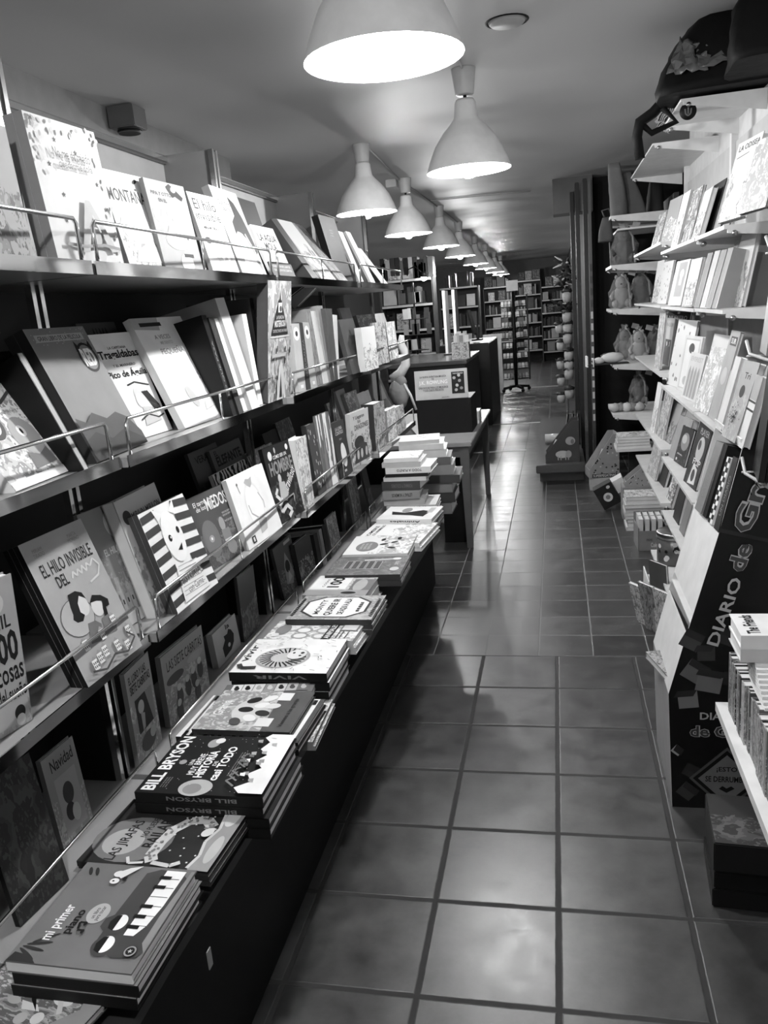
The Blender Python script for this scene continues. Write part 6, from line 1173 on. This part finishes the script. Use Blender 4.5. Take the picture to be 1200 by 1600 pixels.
# ---------------------------------------------------------------- cardboard display
CB = mat('white cardboard', .66, .7); BK = mat('black printed card', .006, .45, spec=.25)
t = thing('cardboard_display', 'tall cardboard floor display with black sides lettered DIARIO', 'display', (0, 0, 0))
GY, GY2 = 2.31, 2.70
side = [(.306, .0), (.295, .385), (.345, .575), (.363, .639), (.43, .884), (.487, 1.126), (.53, 1.30), (.855, 1.32), (.855, .0)]
M_ = Matrix(((1, 0, 0, 0), (0, 0, 1, 0), (0, 1, 0, 0), (0, 0, 0, 1)))
for y, nm in ((GY, 'side_panel'), (GY2-.004, 'side_panel')):
    m = MB(); m.prism(side, y, y+.004, CB, M_); m.f[0:0] = []; sp_ = m.build(nm, t)
    if y == GY:
        sp_.data.materials.append(BK)
        for pl in sp_.data.polygons:
            if abs(pl.normal.y) > .9: pl.material_index = 1
        a = Art(1, 1, Matrix(((1, 0, 0, 0), (0, 0, -1, GY-.0006), (0, 1, 0, 0), (0, 0, 0, 1))), .0008)
        def gtext(body, x, z, L_, H_, g, ang, out=None):
            if out is not None: a.text(body, x-L_/2, z-H_/2, x+L_/2, z+H_/2, out, .07, ang)
            a.text(body, x-L_/2*.98, z-H_/2*.94, x+L_/2*.98, z+H_/2*.94, g, .02, ang)
        a.poly([(.55,.02),(.85,.02),(.85,.4),(.50,.4)], .016)
        rnd = random.Random(14)
        for i, (x, z, r_, an) in enumerate(((.36,.56,.04,.3),(.40,.52,.035,.8),(.37,.46,.045,.2),(.41,.43,.05,.6),(.35,.37,.04,.9),(.46,.57,.035,.4),(.36,.13,.03,.3),(.35,.06,.035,.1),(.32,.2,.02,.1),(.47,.44,.03,.7))):
            c_, s_ = math.cos(an)*r_, math.sin(an)*r_; a.poly([(x+c_, z+s_), (x-s_, z+c_), (x-c_, z-s_), (x+s_, z-c_)], (.09, .06, .13, .16, .2, .05, .05, .07, .4, .03)[i]); a.poly([(x+c_, z+s_), (x-s_, z+c_), (x-s_-.01, z+c_-.02), (x+c_-.01, z+s_-.02)], .04)
        p1 = at_y(1165, 760, GY); ang = R(73)
        gtext('de', .486, .815, .085, .05, .10, ang, .45); gtext('Greg', .530, 1.005, .25, .075, .10, ang, .45); gtext('DIARIO', .447, .65, .22, .036, .5, ang)
        gtext('DIARIO', .445, .318, .125, .026, .45, 0); gtext('de Greg', .447, .262, .185, .05, .08, 0, .42)
        cx_, cz_ = .462, .108
        for r_, g_ in ((.108, .12), (.097, .01), (.082, .16)): a.poly([(cx_, cz_+r_), (cx_+r_, cz_), (cx_, cz_-r_), (cx_-r_, cz_)], g_)
        gtext('¡ESTO', .462, .14, .06, .021, .01, 0); gtext('SE DERRUMBA!', .462, .108, .125, .021, .01, 0)
        a.poly([(.44,.075),(.45,.085),(.462,.077),(.475,.085),(.485,.077),(.462,.062)], .01)
        a.build('side_lettering', sp_)
m = MB(); m.box((.84, GY, 0), (.856, GY2, 1.6), CB); m.build('back_panel', t)
def slab(p0, p1, nm, mt=CB, y0=GY+.004, y1=GY2-.004, d=.004):
    m = MB(); (x0, z0), (x1, z1) = p0, p1; n = Vector((-(z1-z0), 0, x1-x0)).normalized()*-d
    a_ = [Vector((x0, y0, z0)), Vector((x0, y1, z0)), Vector((x1, y1, z1)), Vector((x1, y0, z1))]; b2 = [v+n for v in a_]
    m.face(a_, mt); m.face(list(reversed(b2)), mt)
    for i in range(4): j = (i+1) % 4; m.face((a_[i], b2[i], b2[j], a_[j]), mt)
    return m.build(nm, t)
slab((.306, 0), (.295, .385), 'front_panel', mat('grey printed front', .25, .5)); slab((.295, .385), (.345, .575), 'front_panel'); slab((.363, .64), (.43, .884), 'front_panel')
for (x, z) in ((.298, .385), (.355, .615), (.43, .884), (.487, 1.126)): slab((x, z), (.84, z-.05), 'tray')
slab((.487, 1.126), (.483, 1.15), 'tray_lip')
mini('white slim booklet lying in the small slot of the cardboard display', .2, .14, .01, mtx(Y*-1, X, Z, Vector((.39, 2.62, .625))), .8, 'art', 3)
mini('grey paperback sticking out of the lowest slot of the cardboard display', .19, .13, .022, mtx(Vector((.25, -.97, 0)).normalized(), Vector((.97, .25, 0)).normalized(), Z, Vector((.255, 2.56, .388))), .3, 'art', 6)
# ---------------------------------------------------------------- near right white table with books
t = thing('white_table', 'low white shelf unit at the right edge with rows of paperbacks', 'shelf unit', (0, 0, 0))
m = MB(); m.box((.40, .3, .415), (.85, 2.16, .44), mat('bright white board', .75, .5)); m.build('top', t)
m = MB(); m.box((.42, .32, 0), (.44, 1.35, .415), WHITE); m.box((.82, .32, 0), (.84, 2.1, .415), WHITE); m.build('side_panel', t)
rnd = random.Random(31); y = 2.13; i = 0
tones_ = (.14, .03, .22, .01, .2, .05, .3, .008, .1, .2, .03, .16)
while y > 1.32:
    th_ = rnd.uniform(.016, .036); h_ = .165-.012*rnd.random(); g = tones_[i % 12]; art = 'blobs' if i % 3 != 2 else 'scene'
    book('%s paperback, number %d from the far end on the white right-edge shelf' % (tn_(g), i+1), .115, h_, th_-.001, mtx(X, Z, Y*-1, Vector((.424+rnd.uniform(0, .008), y, .441))), 'paperbacks standing on the white shelf', base=g, art=art, ink=.6, seed=400+i, spine=None, spine_out=True)
    y -= th_; i += 1
z = .607
lay = [(.008, .8)]*9+[(.034, .6), (.036, .8)]
for i, (th_, g) in enumerate(lay):
    y0 = 1.80+.012*i if i < 9 else 1.905; top = i == 10
    nm = 'white cartoon paperback lying on top of the pile at the right edge' if top else 'thick pale paperback just under the cartoon paperback at the right edge' if i == 9 else 'thin white booklet, number %d from the bottom of the pile at the right edge' % (i+1)
    book(nm, .14, .22 if i >= 9 else .2, th_-.0005, mtx(Y, X*-1, Z, Vector((.405+.225+(.01 if i < 9 else -.002), y0, z))), 'books lying on the paperback row', base=g, hero='pink' if top else None, spine=g, seed=500+i); z += th_
t = thing('dark_crate', 'stack of dark boxed games on the floor under the white shelf edge', 'boxes', (.362, 2.08, 0), R(-4))
for k, (h_, s) in enumerate(((.055, 0), (.05, .004), (.085, .002))):
    m = MB(); z0 = (.0, .056, .107)[k]; m.box((0+s, -.2, z0), (.28, .02, z0+h_), tone((.012, .008, .02)[k]), None, art_mat('scene', .03, .1, 7) if k == 2 else None); m.build('box', t, None, .003)
# wire rack with spines at the right edge
WIREW = mat('white coated wire', .4, .4)
t = thing('spine_rack', 'white wire wall rack of thin spines above the cardboard display', 'rack', (0, 0, 0))
for z, x0 in ((1.385, .485), (1.64, .525), (1.075, .48)):
    m = MB(); m.tube([(x0, 2.28, z+.03), (x0-.004, 2.22, z), (x0+.03, 2.10, z-.015), (x0+.12, 2.04, z-.01), (x0+.3, 2.04, z)], .0045, WIREW, 8); m.tube([(x0, 2.28, z-.01), (.84, 2.28, z-.01)], .003, WIREW, 6); m.tube([(x0+.03, 2.10, z-.015), (x0+.06, 2.28, z-.012)], .003, WIREW, 6); m.build('wire_tray', t)
m = MB(); m.box((.82, 2.2, .9), (.84, 2.26, 2.2), WHITE); m.build('post', t)
rnd = random.Random(17)
for r_, (z, x0, hh, n_, tones) in enumerate(((1.39, .485, .27, 8, (.3, .45, .55, .12, .5, .25, .05, .35)), (1.645, .53, .26, 6, (.1, .5, .6, .3, .65, .08)), (1.08, .475, .285, 3, (.02, .012, .35)))):
    for i in range(n_):
        x = x0+.016*i+.002; th_ = .0145
        lb = '%s thin spine, number %d from the left, %s tray of the wire rack' % (tn_(tones[i]), i+1, ('middle', 'upper', 'lower')[r_])
        mini(lb, .17, hh-.01*(i % 3), th_, mtx(Vector((.15, .98, 0)).normalized(), Vector((.12, 0, .99)).normalized(), Vector((.98, -.15, -.12)).normalized(), Vector((x, 2.085-.004*i, z+.0))), tones[i], 'art' if tones[i] > .2 and i % 2 else 'plain', i, 'thin spines in the wire wall rack')
